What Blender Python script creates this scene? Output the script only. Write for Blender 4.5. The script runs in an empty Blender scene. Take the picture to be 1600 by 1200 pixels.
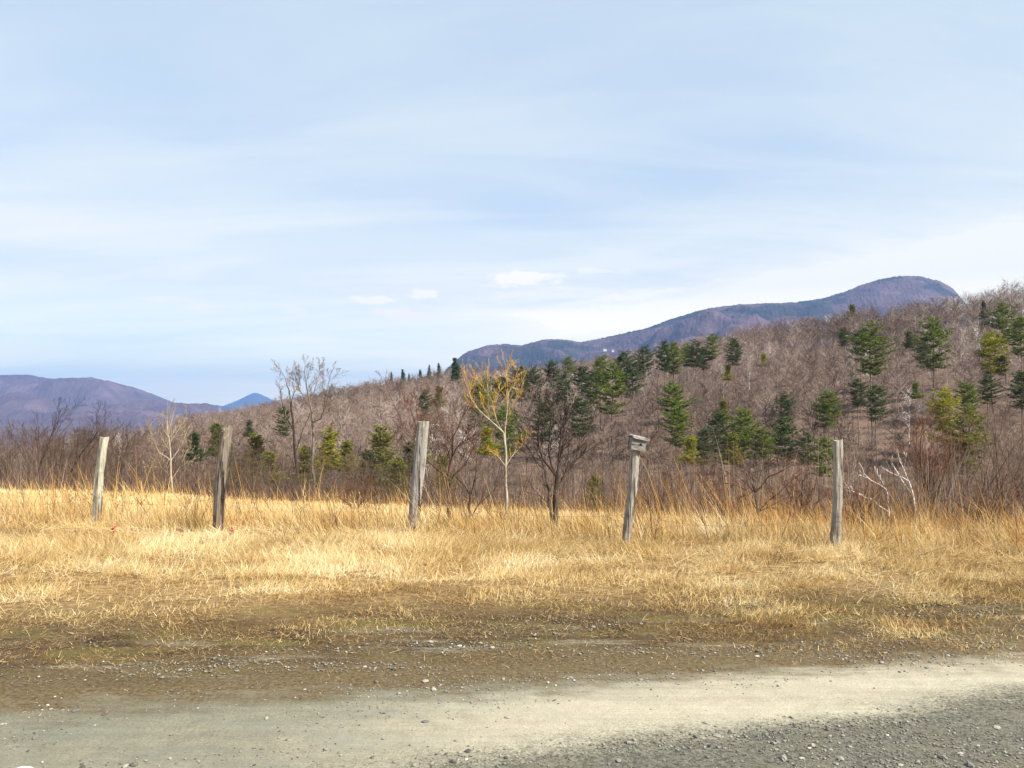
import bpy, math, random
import numpy as np
from mathutils import Vector, Matrix

rnd = random.Random(11)
RNG = np.random.default_rng(7)
sc = bpy.context.scene
COL = sc.collection

# ------------------------------------------------------------------ camera numbers
F = 1208.0
EYE = 1.6
PITCH = math.atan(50 / F)
CP, SP = math.cos(PITCH), math.sin(PITCH)

def at(px, py, Y):
    """a point Y metres in front of the viewer, seen at pixel (px, py) of the 1600x1200 photograph"""
    a = (px - 800) / F; b = (600 - py) / F
    d = Vector((a, CP - b * SP, SP + b * CP))
    d *= Y / d.y
    return Vector((d.x, d.y, d.z + EYE))

def sstep(a, b, x):
    t = np.clip((x - a) / (b - a), 0, 1)
    return t * t * (3 - 2 * t)

# ------------------------------------------------------------------ value noise
def _hash(i, j, s):
    i = i.astype(np.int64); j = j.astype(np.int64)
    h = (i * 374761393 + j * 668265263 + s * 974634599) & 0x7fffffff
    h = ((h ^ (h >> 13)) * 1274126177) & 0x7fffffff
    return ((h ^ (h >> 16)) & 0xffff) / 65535.0

def vn(x, y, s=0):
    x = np.asarray(x, float); y = np.asarray(y, float)
    i = np.floor(x); j = np.floor(y); fx = x - i; fy = y - j
    fx = fx * fx * (3 - 2 * fx); fy = fy * fy * (3 - 2 * fy)
    a = _hash(i, j, s); b = _hash(i + 1, j, s); c = _hash(i, j + 1, s); d = _hash(i + 1, j + 1, s)
    return (a + (b - a) * fx) * (1 - fy) + (c + (d - c) * fx) * fy

def fbm(x, y, s=0, o=4):
    t = 0; a = .5; n = 0
    for k in range(o):
        t = t + a * vn(x * 2 ** k, y * 2 ** k, s + k); n += a; a *= .5
    return t / n

# ------------------------------------------------------------------ terrain
UPX = np.array([-900, -300, 0, 200, 280, 400, 520, 700, 850, 1000, 1200, 1400, 1600, 1900, 2400])
UU = (UPX - 800) / F
def tab(u, vals): return np.interp(u, UU, vals)
YE = [30, 28, 26, 25, 25, 24, 22.5, 21, 20, 18, 16, 14.5, 13.6, 13, 13]
PE = [762, 764, 766, 771, 774, 783, 788, 794, 800, 806, 816, 828, 838, 842, 842]
YC = [600, 600, 600, 520, 480, 450, 420, 380, 350, 320, 290, 265, 240, 230, 230]
PC = [700, 700, 700, 694, 678, 660, 638, 614, 612, 590, 548, 530, 500, 448, 448]   # bare ground at the crest
ZE = [EYE - (p - 650) / F * y for p, y in zip(PE, YE)]
ZC = [EYE + (650 - p) / F * y for p, y in zip(PC, YC)]

def road_d(X, Y): return (Y - 4.95 - 0.155 * X) * 0.988   # metres beyond the road edge

def zg(X, Y):
    X = np.asarray(X, float); Y = np.asarray(Y, float)
    r = np.sqrt(X * X + Y * Y) + 1e-6
    th = np.arctan2(X, Y)
    Yf = r * np.maximum(np.cos(th), 0.5)
    u = np.clip(np.tan(np.clip(th, -1.0, 1.0)), -1.4, 1.4)
    ye = tab(u, YE); ze = tab(u, ZE); yc = tab(u, YC); zc = tab(u, ZC)
    y0 = 9.0; zv = -12.0; yv = 78.0
    s = np.clip((Yf - y0) / (ye - y0), 0, 1)
    z = ze * s ** 1.15
    t = np.clip((Yf - ye) / (yv - ye), 0, 1)
    z = np.where(Yf > ye, ze + (zv - ze) * (0.55 * t + 0.45 * (1 - (1 - t) ** 2) * 1.0 - 0.25 * (1 - t) * t), z)
    h = np.clip((Yf - yv) / (yc - yv), 0, 1)
    z = np.where(Yf > yv, zv + (zc - zv) * (1 - (1 - h) ** 1.35), z)
    z = np.where(Yf > yc, np.maximum(zc - (Yf - yc) * 0.10, -35), z)
    d = road_d(X, Y)
    bank = 0.10 * sstep(0.4, 2.2, d) * (0.5 + fbm(X * .7, Y * .9, 3, 3)) * (1 - sstep(8, 14, Yf))
    z = z + bank * (th > -1.5) * (th < 1.5)
    z = z + (fbm(X * .06, Y * .06, 9, 3) - .5) * 3.0 * sstep(60, 140, Yf)
    w = 1 - sstep(1.0, 1.6, np.abs(th))
    return z * w

def zgf(x, y): return float(zg(np.array([x]), np.array([y]))[0])

# ------------------------------------------------------------------ mesh helpers
def mesh_obj(name, V, faces, material, parent=None, attrs=None, smooth=False):
    """faces: list of integer arrays (n, k)"""
    me = bpy.data.meshes.new(name)
    V = np.ascontiguousarray(V, dtype=np.float32)
    faces = [np.asarray(f, dtype=np.int32) for f in faces if len(f)]
    loops = np.concatenate([f.ravel() for f in faces])
    tot = np.concatenate([np.full(len(f), f.shape[1], np.int32) for f in faces])
    start = np.concatenate([[0], np.cumsum(tot)[:-1]]).astype(np.int32)
    me.vertices.add(len(V)); me.vertices.foreach_set('co', V.ravel())
    me.loops.add(len(loops)); me.loops.foreach_set('vertex_index', loops)
    me.polygons.add(len(tot)); me.polygons.foreach_set('loop_start', start)
    me.polygons.foreach_set('use_smooth', np.full(len(tot), smooth, dtype=bool))
    if attrs:
        for k, v in attrs.items():
            a = me.attributes.new(k, 'FLOAT', 'FACE')
            a.data.foreach_set('value', np.ascontiguousarray(v, dtype=np.float32))
    me.update(calc_edges=True)
    me.materials.append(material)
    o = bpy.data.objects.new(name, me); COL.objects.link(o)
    if parent: o.parent = parent
    return o

def tag(o, label=None, cat=None, group=None, kind=None):
    if label: o['label'] = label
    if cat: o['category'] = cat
    if group: o['group'] = group
    if kind: o['kind'] = kind
    return o

def empty(name, loc=(0, 0, 0)):
    o = bpy.data.objects.new(name, None); o.location = loc
    o.empty_display_size = .3
    COL.objects.link(o); return o

def unit(a): return a / (np.linalg.norm(a, axis=-1, keepdims=True) + 1e-12)

class Tubes:
    """tapering branches: polylines with a radius at every point"""
    def __init__(s): s.seg = []
    def add(s, pts, rad):
        P = np.asarray(pts, float); R = np.asarray(rad, float)
        T = np.empty_like(P)
        T[1:-1] = P[2:] - P[:-2]; T[0] = P[1] - P[0]; T[-1] = P[-1] - P[-2]
        T = unit(T)
        for i in range(len(P) - 1): s.seg.append((*P[i], *T[i], R[i], *P[i + 1], *T[i + 1], R[i + 1]))
    def arrays(s, n3=.012, n6=.03):
        A = np.asarray(s.seg)
        out_v, out_f, off = [], [], 0
        big = A[:, 6] > n6; mid = (A[:, 6] > n3) & ~big; sm = ~big & ~mid
        for m, n in ((big, 8), (mid, 4), (sm, 3)):
            if not m.any(): continue
            B = A[m]; k = len(B); rings = []
            for o in (0, 7):
                p, t, r = B[:, o:o + 3], B[:, o + 3:o + 6], B[:, o + 6:o + 7]
                ref = np.where(np.abs(t[:, 2:3]) > .9, [[1., 0, 0]], [[0, 0, 1.]])
                a = unit(np.cross(t, ref)); b = np.cross(t, a)
                ph = np.arange(n) / n * 2 * math.pi
                rings.append(p[:, None] + r[:, None] * (a[:, None] * np.cos(ph)[None, :, None] + b[:, None] * np.sin(ph)[None, :, None]))
            V = np.concatenate(rings, 1).reshape(-1, 3)
            base = (np.arange(k) * 2 * n)[:, None] + off
            i = np.arange(n); j = (i + 1) % n
            f = np.stack([base + i, base + j, base + n + j, base + n + i], -1).reshape(-1, 4)
            out_v.append(V); out_f.append(f); off += len(V)
        return np.concatenate(out_v), out_f
    def build(s, name, material, parent=None, **k):
        V, f = s.arrays(**k)
        return mesh_obj(name, V, f, material, parent, smooth=True)

# ------------------------------------------------------------------ materials
class NT:
    def __init__(s, tree): s.t = tree
    def n(s, typ, ins=None, **props):
        nd = s.t.nodes.new(typ)
        for k, v in props.items(): setattr(nd, k, v)
        for k, v in (ins or {}).items():
            i = nd.inputs[k]
            if isinstance(v, bpy.types.NodeSocket): s.t.links.new(v, i)
            else: i.default_value = v
        return nd
    def math(s, op, a, b=None, c=None, clamp=False):
        nd = s.t.nodes.new('ShaderNodeMath'); nd.operation = op; nd.use_clamp = clamp
        for k, v in enumerate((a, b, c)):
            if v is None: continue
            if isinstance(v, bpy.types.NodeSocket): s.t.links.new(v, nd.inputs[k])
            else: nd.inputs[k].default_value = v
        return nd.outputs[0]
    def mix(s, f, a, b, mode='MIX'):
        nd = s.t.nodes.new('ShaderNodeMix'); nd.data_type = 'RGBA'; nd.blend_type = mode
        for k, v in ((0, f), (6, a), (7, b)):
            if isinstance(v, bpy.types.NodeSocket): s.t.links.new(v, nd.inputs[k])
            else:
                if k and len(v) == 3: v = (*v, 1)
                nd.inputs[k].default_value = v
        return nd.outputs[2]
    def noise(s, vec, scale, detail=4, rough=.55, out=0, dist=0):
        nd = s.n('ShaderNodeTexNoise', {'Scale': scale, 'Detail': detail, 'Roughness': rough, 'Distortion': dist})
        if vec is not None: s.t.links.new(vec, nd.inputs['Vector'])
        return nd.outputs[out]
    def ramp(s, f, stops, mode='LINEAR'):
        nd = s.t.nodes.new('ShaderNodeValToRGB'); e = nd.color_ramp.elements; nd.color_ramp.interpolation = mode
        while len(e) < len(stops): e.new(.5)
        for k, (p, c) in enumerate(stops):
            e[k].position = p
            e[k].color = (*c, 1) if not isinstance(c, (int, float)) else (c, c, c, 1)
        s.t.links.new(f, nd.inputs[0]); return nd.outputs[0]
    def remap(s, v, a, b, c=0., d=1., smooth=False):
        nd = s.n('ShaderNodeMapRange', {'From Min': a, 'From Max': b, 'To Min': c, 'To Max': d})
        if smooth: nd.interpolation_type = 'SMOOTHSTEP'
        s.t.links.new(v, nd.inputs['Value']); return nd.outputs[0]
    def scale(s, vec, sx, sy, sz):
        return s.n('ShaderNodeMapping', {'Vector': vec, 'Scale': (sx, sy, sz)}).outputs[0]

def material(name, rough=.85, spec=.2):
    m = bpy.data.materials.new(name); m.use_nodes = True
    t = NT(m.node_tree)
    b = m.node_tree.nodes['Principled BSDF']
    b.inputs['Roughness'].default_value = rough
    b.inputs['Specular IOR Level'].default_value = spec
    return m, t, b

def set_col(t, b, c): t.t.links.new(c, b.inputs['Base Color'])
def set_bump(t, b, h, strength=.5, dist=.02):
    bp = t.n('ShaderNodeBump', {'Strength': strength, 'Distance': dist, 'Height': h})
    t.t.links.new(bp.outputs[0], b.inputs['Normal'])

def mat_blades(name, stops, transl=.3):
    m, t, b = material(name, .7, .25)
    a = t.n('ShaderNodeAttribute', attribute_name='tint').outputs['Fac']
    c = t.ramp(a, stops)
    set_col(t, b, c)
    tr = t.n('ShaderNodeBsdfTranslucent', {'Color': c})
    mx = t.n('ShaderNodeMixShader', {0: transl, 1: b.outputs[0], 2: tr.outputs[0]})
    t.t.links.new(mx.outputs[0], m.node_tree.nodes['Material Output'].inputs[0])
    return m

def mat_bark(name, c1, c2, scale=14, use_obj=False, patch=None):
    m, t, b = material(name, .9, .1)
    co = t.n('ShaderNodeTexCoord').outputs['Object']
    n1 = t.noise(t.scale(co, 1, 1, .3), scale, 5, .65)
    c = t.mix(t.remap(n1, .35, .68), c1, c2)
    if patch:
        n2 = t.noise(co, scale * .45, 3, .6)
        c = t.mix(t.remap(n2, .56, .64), c, patch)
    if use_obj:
        oc = t.n('ShaderNodeObjectInfo').outputs['Color']
        c = t.mix(1.0, c, oc, 'MULTIPLY')
    set_col(t, b, c); set_bump(t, b, n1, .5, .02)
    return m

def mat_needles(name):
    m, t, b = material(name, .6, .25)
    oi = t.n('ShaderNodeObjectInfo')
    co = t.n('ShaderNodeTexCoord').outputs['Object']
    a = t.n('ShaderNodeAttribute', attribute_name='tint').outputs['Fac']
    n1 = t.noise(co, .9, 3)
    v = t.math('ADD', t.math('MULTIPLY', a, .6), t.math('MULTIPLY', n1, .7))
    k = t.ramp(v, [(.25, (.42, .5, .6)), (.6, (1, 1, 1)), (.9, (1.8, 1.55, .9))])
    c = t.mix(1.0, oi.outputs['Color'], k, 'MULTIPLY')
    set_col(t, b, c)
    tr = t.n('ShaderNodeBsdfTranslucent', {'Color': c})
    mx = t.n('ShaderNodeMixShader', {0: .25, 1: b.outputs[0], 2: tr.outputs[0]})
    t.t.links.new(mx.outputs[0], m.node_tree.nodes['Material Output'].inputs[0])
    return m

def mat_ground():
    m, t, b = material('ground_soil', .92, .15)
    co = t.n('ShaderNodeTexCoord').outputs['Object']
    xyz = t.n('ShaderNodeSeparateXYZ', {0: co})
    X, Y = xyz.outputs[0], xyz.outputs[1]
    d = t.math('SUBTRACT', t.math('SUBTRACT', Y, t.math('MULTIPLY', X, .155)), 4.95)
    dn = t.math('ADD', d, t.math('MULTIPLY', t.math('SUBTRACT', t.noise(t.scale(co, .6, 1.6, 1), 1.3, 5, .6), .5), 1.3))
    fine = t.noise(co, 38, 5, .7); med = t.noise(t.scale(co, .45, 1.3, 1), 5, 5, .65)
    dirt = t.mix(t.remap(med, .35, .68), (.03, .018, .007), (.11, .073, .033))
    dirt = t.mix(t.remap(fine, .52, .74), dirt, (.17, .13, .075))
    dirt = t.mix(t.math('MULTIPLY', t.remap(t.noise(t.scale(co, .5, 1.5, 1), 2.1, 4), .5, .62), .7), dirt, (.115, .095, .03))
    stone = t.mix(t.remap(fine, .4, .66), (.13, .12, .09), (.36, .345, .285))
    sm = t.remap(t.noise(t.scale(co, .35, 1.7, 1), 2.3, 5, .65), .55, .68)
    dirt = t.mix(t.math('MULTIPLY', sm, t.remap(d, 1.3, .3)), dirt, stone)
    dirt = t.mix(t.remap(dn, .6, .12), dirt, t.mix(t.remap(fine, .36, .66), (.062, .042, .019), (.16, .12, .064)))
    thatch = t.mix(t.remap(t.noise(t.scale(co, .6, 1.3, 1), 17, 6, .75), .36, .68), (.105, .058, .022), (.40, .275, .125))
    c = t.mix(t.remap(dn, 1.2, 2.0), dirt, thatch)
    field = t.mix(t.remap(t.noise(co, 5, 5, .75), .36, .66), (.2, .125, .05), (.46, .335, .165))
    c = t.mix(t.remap(Y, 12, 15), c, field)
    litter = t.mix(t.remap(t.noise(co, .5, 5, .7), .35, .65), (.07, .047, .034), (.19, .128, .095))
    c = t.mix(t.remap(Y, 27, 32), c, litter)
    far = t.mix(t.remap(t.noise(co, .01, 6, .7), .35, .65), (.055, .035, .038), (.105, .07, .072))
    c = t.mix(t.remap(Y, 500, 900), c, far)
    set_col(t, b, c)
    set_bump(t, b, t.math('ADD', fine, t.math('MULTIPLY', med, 2.0)), .7, .02)
    return m

def mat_road():
    m, t, b = material('road_gravel', .92, .15)
    co = t.n('ShaderNodeTexCoord').outputs['Object']
    xyz = t.n('ShaderNodeSeparateXYZ', {0: co}); X, Y = xyz.outputs[0], xyz.outputs[1]
    lowf = t.noise(t.scale(co, .5, 1.2, 1), 1.1, 5, .6)
    wob = t.math('ADD', t.math('MULTIPLY', t.math('SUBTRACT', lowf, .5), .55), t.math('MULTIPLY', t.math('SUBTRACT', t.noise(t.scale(co, .35, 1, 1), 9, 6, .75), .5), .34))
    e = t.math('ADD', t.math('SUBTRACT', t.math('SUBTRACT', Y, t.math('MULTIPLY', X, .27)), 3.72), wob)
    grain = t.noise(co, 75, 5, .8); med = t.noise(t.scale(co, .4, 1.2, 1), 4, 5, .65)
    vor = t.n('ShaderNodeTexVoronoi', {'Vector': co, 'Scale': 62}).outputs['Color']
    vs = t.n('ShaderNodeSeparateColor', {0: vor}).outputs[0]
    dark = t.mix(vs, (.036, .034, .026), (.135, .128, .10))
    dark = t.mix(t.remap(grain, .45, .75), dark, (.21, .2, .165))
    dark = t.mix(t.math('MULTIPLY', t.remap(med, .45, .7), .55), dark, (.15, .135, .09))
    pale = t.mix(t.remap(grain, .3, .72), (.27, .238, .172), (.42, .38, .29))
    pale = t.mix(t.math('MULTIPLY', t.remap(med, .4, .7), .5), pale, (.34, .32, .25))
    grey = t.mix(t.remap(grain, .35, .7), (.12, .112, .078), (.25, .235, .17))
    grey = t.mix(t.math('MULTIPLY', t.remap(med, .42, .66), .6), grey, (.135, .142, .115))
    es = t.math('ADD', e, t.math('ADD', t.math('MULTIPLY', t.math('SUBTRACT', grain, .5), .5), t.math('MULTIPLY', t.math('SUBTRACT', vs, .5), .10)))
    # the worn pale wheel track narrows and greys towards the left end
    trk = t.math('MULTIPLY', t.remap(es, -.10, .20, smooth=True), t.remap(e, 1.05, .45, smooth=True))
    trk = t.math('MULTIPLY', trk, t.remap(t.math('ADD', X, wob), -1.5, .3, .15, 1.0, smooth=True))
    c = t.mix(t.remap(es, -.16, .10, smooth=True), dark, grey)
    c = t.mix(trk, c, pale)
    lane = t.n('ShaderNodeMapping', {'Vector': co, 'Rotation': (0, 0, -.24), 'Scale': (.22, 5.0, 1)}).outputs[0]
    rut = t.remap(t.noise(lane, 1.6, 6, .7), .3, .7, .84, 1.12)
    blot = t.remap(t.noise(co, 7, 5, .7), .3, .7, .86, 1.12)
    rr = t.math('MULTIPLY', rut, blot)
    c = t.mix(1.0, c, t.n('ShaderNodeCombineColor', {0: rr, 1: rr, 2: rr}).outputs[0], 'MULTIPLY')
    dr = t.math('SUBTRACT', t.math('SUBTRACT', Y, t.math('MULTIPLY', X, .155)), 4.95)
    drn = t.math('ADD', dr, t.math('MULTIPLY', t.math('SUBTRACT', med, .5), 1.1))
    fine = t.noise(co, 38, 5, .7)
    brown = t.mix(t.remap(fine, .36, .66), (.062, .042, .019), (.16, .12, .064))
    c = t.mix(t.remap(drn, -.46, -.14), c, brown)
    set_col(t, b, c)
    set_bump(t, b, t.math('ADD', grain, t.math('MULTIPLY', vs, .6)), .6, .008)
    return m

def mat_mountain(name, base, base2, green, rock, k, gthr=.56, big=.0012):
    m, t, b = material(name, .95, .05)
    co = t.n('ShaderNodeTexCoord').outputs['Object']
    n1 = t.noise(co, k * 1.7, 7, .85); n2 = t.noise(co, big, 5, .65); n3 = t.noise(t.scale(co, 1, 1, 2.5), k * .6, 6, .7)
    c = t.mix(t.remap(n1, .38, .62), base, base2)
    c = t.mix(t.math('MULTIPLY', t.remap(t.noise(co, big * 3.3, 6, .7), .5, .62), .55), c, tuple(v * 1.5 for v in base2))
    c = t.mix(t.math('MULTIPLY', t.remap(n2, gthr, gthr + .05), t.remap(n1, .38, .55)), c, green)
    if rock:
        c = t.mix(t.math('MULTIPLY', t.remap(n3, .63, .67), t.remap(t.noise(co, big * 1.7, 3), .52, .58)), c, rock)
    set_col(t, b, c)
    set_bump(t, b, n1, .6, 8)
    return m

def mat_post(name, c1, c2, crack, lichen=None):
    m, t, b = material(name, .92, .1)
    co = t.n('ShaderNodeTexCoord').outputs['Object']
    g = t.noise(t.scale(co, 1, 1, .05), 42, 6, .7)
    blot = t.noise(co, 6, 4, .6)
    c = t.mix(t.remap(g, .32, .66), c1, c2)
    c = t.mix(t.math('MULTIPLY', t.remap(blot, .45, .7), .5), c, tuple(v * .62 for v in c1))
    ck = t.noise(t.scale(co, 1, 1, .035), 17, 5, .6)
    ckm = t.remap(ck, .605, .64)
    c = t.mix(ckm, c, crack)
    z = t.n('ShaderNodeSeparateXYZ', {0: co}).outputs[2]
    c = t.mix(t.math('MULTIPLY', t.remap(z, .45, .12), t.remap(t.noise(co, 9, 4), .35, .6)), c, (.11, .062, .035))
    if lichen:
        lm = t.math('MULTIPLY', t.remap(t.noise(co, 34, 4, .65), .58, .63), t.remap(z, lichen[1], lichen[2]))
        c = t.mix(lm, c, lichen[0])
    set_col(t, b, c)
    set_bump(t, b, t.math('SUBTRACT', g, t.math('MULTIPLY', ckm, .8)), .9, .012)
    return m

def mat_plain(name, c, rough=.8, var=.25, scale=20):
    m, t, b = material(name, rough, .2)
    co = t.n('ShaderNodeTexCoord').outputs['Object']
    k = t.remap(t.noise(co, scale, 4), .3, .7, 1 - var, 1 + var)
    cc = t.n('ShaderNodeCombineColor', {0: k, 1: k, 2: k}).outputs[0]
    set_col(t, b, t.mix(1.0, (*c, 1), cc, 'MULTIPLY'))
    return m

STRAW = [(0, (.15, .08, .032)), (.18, (.31, .18, .065)), (.4, (.50, .335, .13)), (.65, (.64, .475, .215)), (.85, (.72, .58, .32)), (1, (.79, .69, .46))]
GOLD = [(0, (.17, .07, .024)), (.25, (.36, .165, .045)), (.5, (.54, .295, .08)), (.75, (.66, .45, .16)), (1, (.76, .59, .28))]
M = dict(
    ground=mat_ground(), road=mat_road(),
    straw=mat_blades('dry_straw', STRAW, .3), gold=mat_blades('golden_grass', GOLD, .3),
    litter=mat_blades('straw_litter', [(0, (.12, .07, .035)), (.5, (.3, .2, .09)), (1, (.62, .5, .27))], .15),
    bark=mat_bark('grey_brown_bark', (.09, .072, .058), (.25, .21, .175), 12, True),
    twig=mat_bark('bare_twigs', (.15, .112, .09), (.29, .22, .18), 5, True),
    darkbark=mat_bark('dark_bark', (.022, .016, .013), (.075, .058, .048), 18),
    darktwig=mat_bark('dark_twigs', (.022, .014, .012), (.055, .036, .03), 9),
    redbark=mat_bark('reddish_bark', (.06, .04, .032), (.15, .105, .08), 16),
    redtwig=mat_bark('reddish_twigs', (.10, .046, .028), (.18, .092, .06), 9),
    palebark=mat_bark('pale_bark', (.24, .2, .15), (.42, .36, .28), 14),
    yelltwig=mat_bark('yellow_twigs', (.44, .24, .024), (.56, .34, .045), 6),
    palewig=mat_bark('pale_twigs', (.24, .19, .12), (.36, .29, .19), 6),
    white=mat_bark('white_birch_bark', (.56, .53, .50), (.74, .72, .69), 9, False, (.24, .2, .18)),
    needles=mat_needles('pine_needles'), bough=mat_bark('pine_bough', (.05, .036, .026), (.12, .09, .065), 10),
    brush=mat_blades('brush_stems', [(0, (.035, .025, .02)), (.4, (.11, .075, .055)), (.7, (.22, .145, .10)), (.9, (.34, .26, .19)), (1, (.48, .42, .36))], 0),
    woods=mat_blades('hillside_twigs', [(0, (.05, .034, .026)), (.3, (.145, .10, .078)), (.6, (.26, .188, .153)), (.86, (.37, .30, .26)), (.95, (.52, .475, .43)), (1, (.62, .59, .55))], 0),
    pebble=mat_blades('pebbles', [(0, (.05, .048, .042)), (.4, (.17, .162, .14)), (.75, (.26, .25, .21)), (1, (.48, .46, .41))], 0),
)

# ------------------------------------------------------------------ world and sun
SUN_AZ, SUN_EL = math.radians(122), math.radians(40)     # azimuth from the view direction, towards the right and behind
sd = Vector((math.sin(SUN_AZ) * math.cos(SUN_EL), math.cos(SUN_AZ) * math.cos(SUN_EL), math.sin(SUN_EL)))
def make_world():
    w = bpy.data.worlds.new('World'); sc.world = w; w.use_nodes = True
    t = NT(w.node_tree); bg = w.node_tree.nodes['Background']
    sky = t.n('ShaderNodeTexSky'); sky.sky_type = 'NISHITA'; sky.sun_disc = False
    sky.sun_elevation = SUN_EL; sky.sun_rotation = SUN_AZ
    sky.air_density = 1.0; sky.dust_density = .6; sky.ozone_density = 1.5
    co = t.n('ShaderNodeTexCoord').outputs['Generated']
    s = t.n('ShaderNodeSeparateXYZ', {0: co})
    az = t.math('ARCTAN2', s.outputs[0], s.outputs[1])
    el = t.math('ARCSINE', s.outputs[2])
    elc = t.math('MAXIMUM', el, 0.0)
    # clouds lie on a high flat layer: project the view direction onto it
    den = t.math('ADD', t.math('MAXIMUM', s.outputs[2], 0.0), .16)
    v = t.n('ShaderNodeCombineXYZ', {0: t.math('DIVIDE', s.outputs[0], den), 1: t.math('DIVIDE', s.outputs[1], den), 2: 0.0}).outputs[0]
    rot = t.n('ShaderNodeMapping', {'Vector': v, 'Rotation': (0, 0, .5), 'Scale': (.55, 1.35, 1)}).outputs[0]
    broad = t.noise(rot, .8, 3, .5, dist=.35)
    streak = t.noise(t.n('ShaderNodeMapping', {'Vector': v, 'Rotation': (0, 0, -.25), 'Scale': (.5, 2.0, 1)}).outputs[0], 1.5, 6, .58, dist=.7)
    wv = t.n('ShaderNodeCombineXYZ', {0: t.math('MULTIPLY', az, 9), 1: t.math('MULTIPLY', el, 34), 2: 0.0}).outputs[0]
    wn = t.n('ShaderNodeTexNoise', {'Vector': wv, 'Scale': 2.4, 'Detail': 8, 'Roughness': .7}).outputs['Color']
    ws = t.n('ShaderNodeSeparateColor', {0: wn})
    azw = t.math('ADD', az, t.math('MULTIPLY', t.math('SUBTRACT', ws.outputs[0], .5), .15))
    elw = t.math('ADD', el, t.math('MULTIPLY', t.math('SUBTRACT', ws.outputs[1], .5), .036))
    def blob(px, py, sx, sy, amp, tilt=0., sharp=False):
        a0 = math.atan((px - 800) / F); e0 = (650 - py) / F * math.cos(a0)
        da = t.math('SUBTRACT', azw, a0)
        de = t.math('SUBTRACT', t.math('SUBTRACT', elw, e0), t.math('MULTIPLY', da, tilt))
        q = t.math('ADD', t.math('POWER', t.math('DIVIDE', t.math('ABSOLUTE', da), sx / F), 2.0), t.math('POWER', t.math('DIVIDE', t.math('ABSOLUTE', de), sy / F), 2.0))
        g = t.math('POWER', 2.71828, t.math('MULTIPLY', q, -1.0))
        if sharp: g = t.remap(t.math('SUBTRACT', g, t.math('MULTIPLY', t.math('ABSOLUTE', t.math('SUBTRACT', ws.outputs[2], .5)), 1.4)), .12, .62, smooth=True)
        return t.math('MULTIPLY', g, amp)
    veil = t.math('ADD', t.remap(broad, .32, .68, .0, .30), t.remap(streak, .38, .70, .0, .34))
    veil = t.math('ADD', veil, .20)
    for args in ((1560, 402, 380, 34, .75, .13), (1250, 445, 300, 14, .50, .16), (950, 497, 120, 13, .55), (820, 462, 110, 9, .3, .05), (1000, 462, 110, 5, .35, .12), (1300, 430, 500, 70, .22, .1),
                 (450, 400, 420, 60, .22), (60, 380, 260, 60, .16), (1150, 250, 260, 70, -.20), (900, 350, 170, 36, -.22, -.12),
                 (120, 550, 250, 34, -.20), (850, 70, 300, 50, -.12), (60, 130, 160, 80, -.1), (700, 200, 300, 60, .12),
                 (1100, 420, 60, 10, -.12)):
        veil = t.math('ADD', veil, blob(*args))
    veil = t.math('MULTIPLY', veil, t.remap(elc, -.02, .03, .75, 1.0))
    veil = t.math('MAXIMUM', t.math('MINIMUM', veil, 1.0), 0.0)
    cloud = t.mix(t.remap(elc, .08, .45), (4.95, 4.6, 4.05, 1), (2.95, 3.25, 3.5, 1))
    base = t.mix(.78, sky.outputs[0], (2.1, 2.55, 3.2, 1))
    c = t.mix(veil, base, cloud)
    hz = t.ramp(t.remap(elc, 0, .16), [(0, (1.40, 1.24, .76)), (.45, (1.0, .93, .67)), (1, (.64, .65, .62))])
    c = t.mix(1.0, c, hz, 'MULTIPLY'); c = t.mix(1.0, c, (1.6, 1.6, 1.6), 'MULTIPLY')
    puff = None
    for args in ((815, 436, 52, 10), (790, 438, 30, 11), (585, 468, 26, 7), (655, 463, 28, 7), (628, 491, 46, 8), (318, 480, 36, 6), (262, 470, 24, 5), (462, 487, 22, 5), (930, 425, 40, 7)):
        b_ = blob(*args, .85 if args[0] > 500 and args[0] < 900 else .4, 0, True)
        puff = b_ if puff is None else t.math('MAXIMUM', puff, b_)
    c = t.mix(puff, c, (5.1, 4.7, 4.1, 1))
    t.t.links.new(c, bg.inputs[0]); bg.inputs[1].default_value = .12
make_world()
sun = bpy.data.lights.new('sun', 'SUN'); sun.energy = 5.0; sun.angle = math.radians(.6); sun.color = (1, .93, .82)
so = bpy.data.objects.new('sun', sun); COL.objects.link(so)
so.rotation_euler = sd.to_track_quat('Z', 'Y').to_euler()

# ------------------------------------------------------------------ ground sheet and road
def make_ground():
    r = np.concatenate([np.linspace(.4, 32, 170), np.geomspace(32.6, 15000, 150)])
    th = np.concatenate([np.linspace(-math.pi, -.95, 60, endpoint=False), np.linspace(-.95, .95, 420), np.linspace(.95, math.pi, 60)[1:-1]])
    R, T = np.meshgrid(r, th, indexing='ij')
    X, Y = R * np.sin(T), R * np.cos(T)
    V = np.stack([X, Y, zg(X, Y)], -1).reshape(-1, 3)
    nr, nt = len(r), len(th)
    i, j = np.meshgrid(np.arange(nr - 1), np.arange(nt), indexing='ij')
    j2 = (j + 1) % nt
    f = np.stack([i * nt + j, (i + 1) * nt + j, (i + 1) * nt + j2, i * nt + j2], -1).reshape(-1, 4)
    V = np.concatenate([V, [[0, 0, 0]]]); c = len(V) - 1
    j = np.arange(nt); tri = np.stack([j, (j + 1) % nt, np.full(nt, c)], -1)
    f = f[:, ::-1]
    o = mesh_obj('ground', V, [f, tri[:, ::-1]], M['ground'], smooth=True)
    tag(o, kind='structure')
make_ground()

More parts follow.
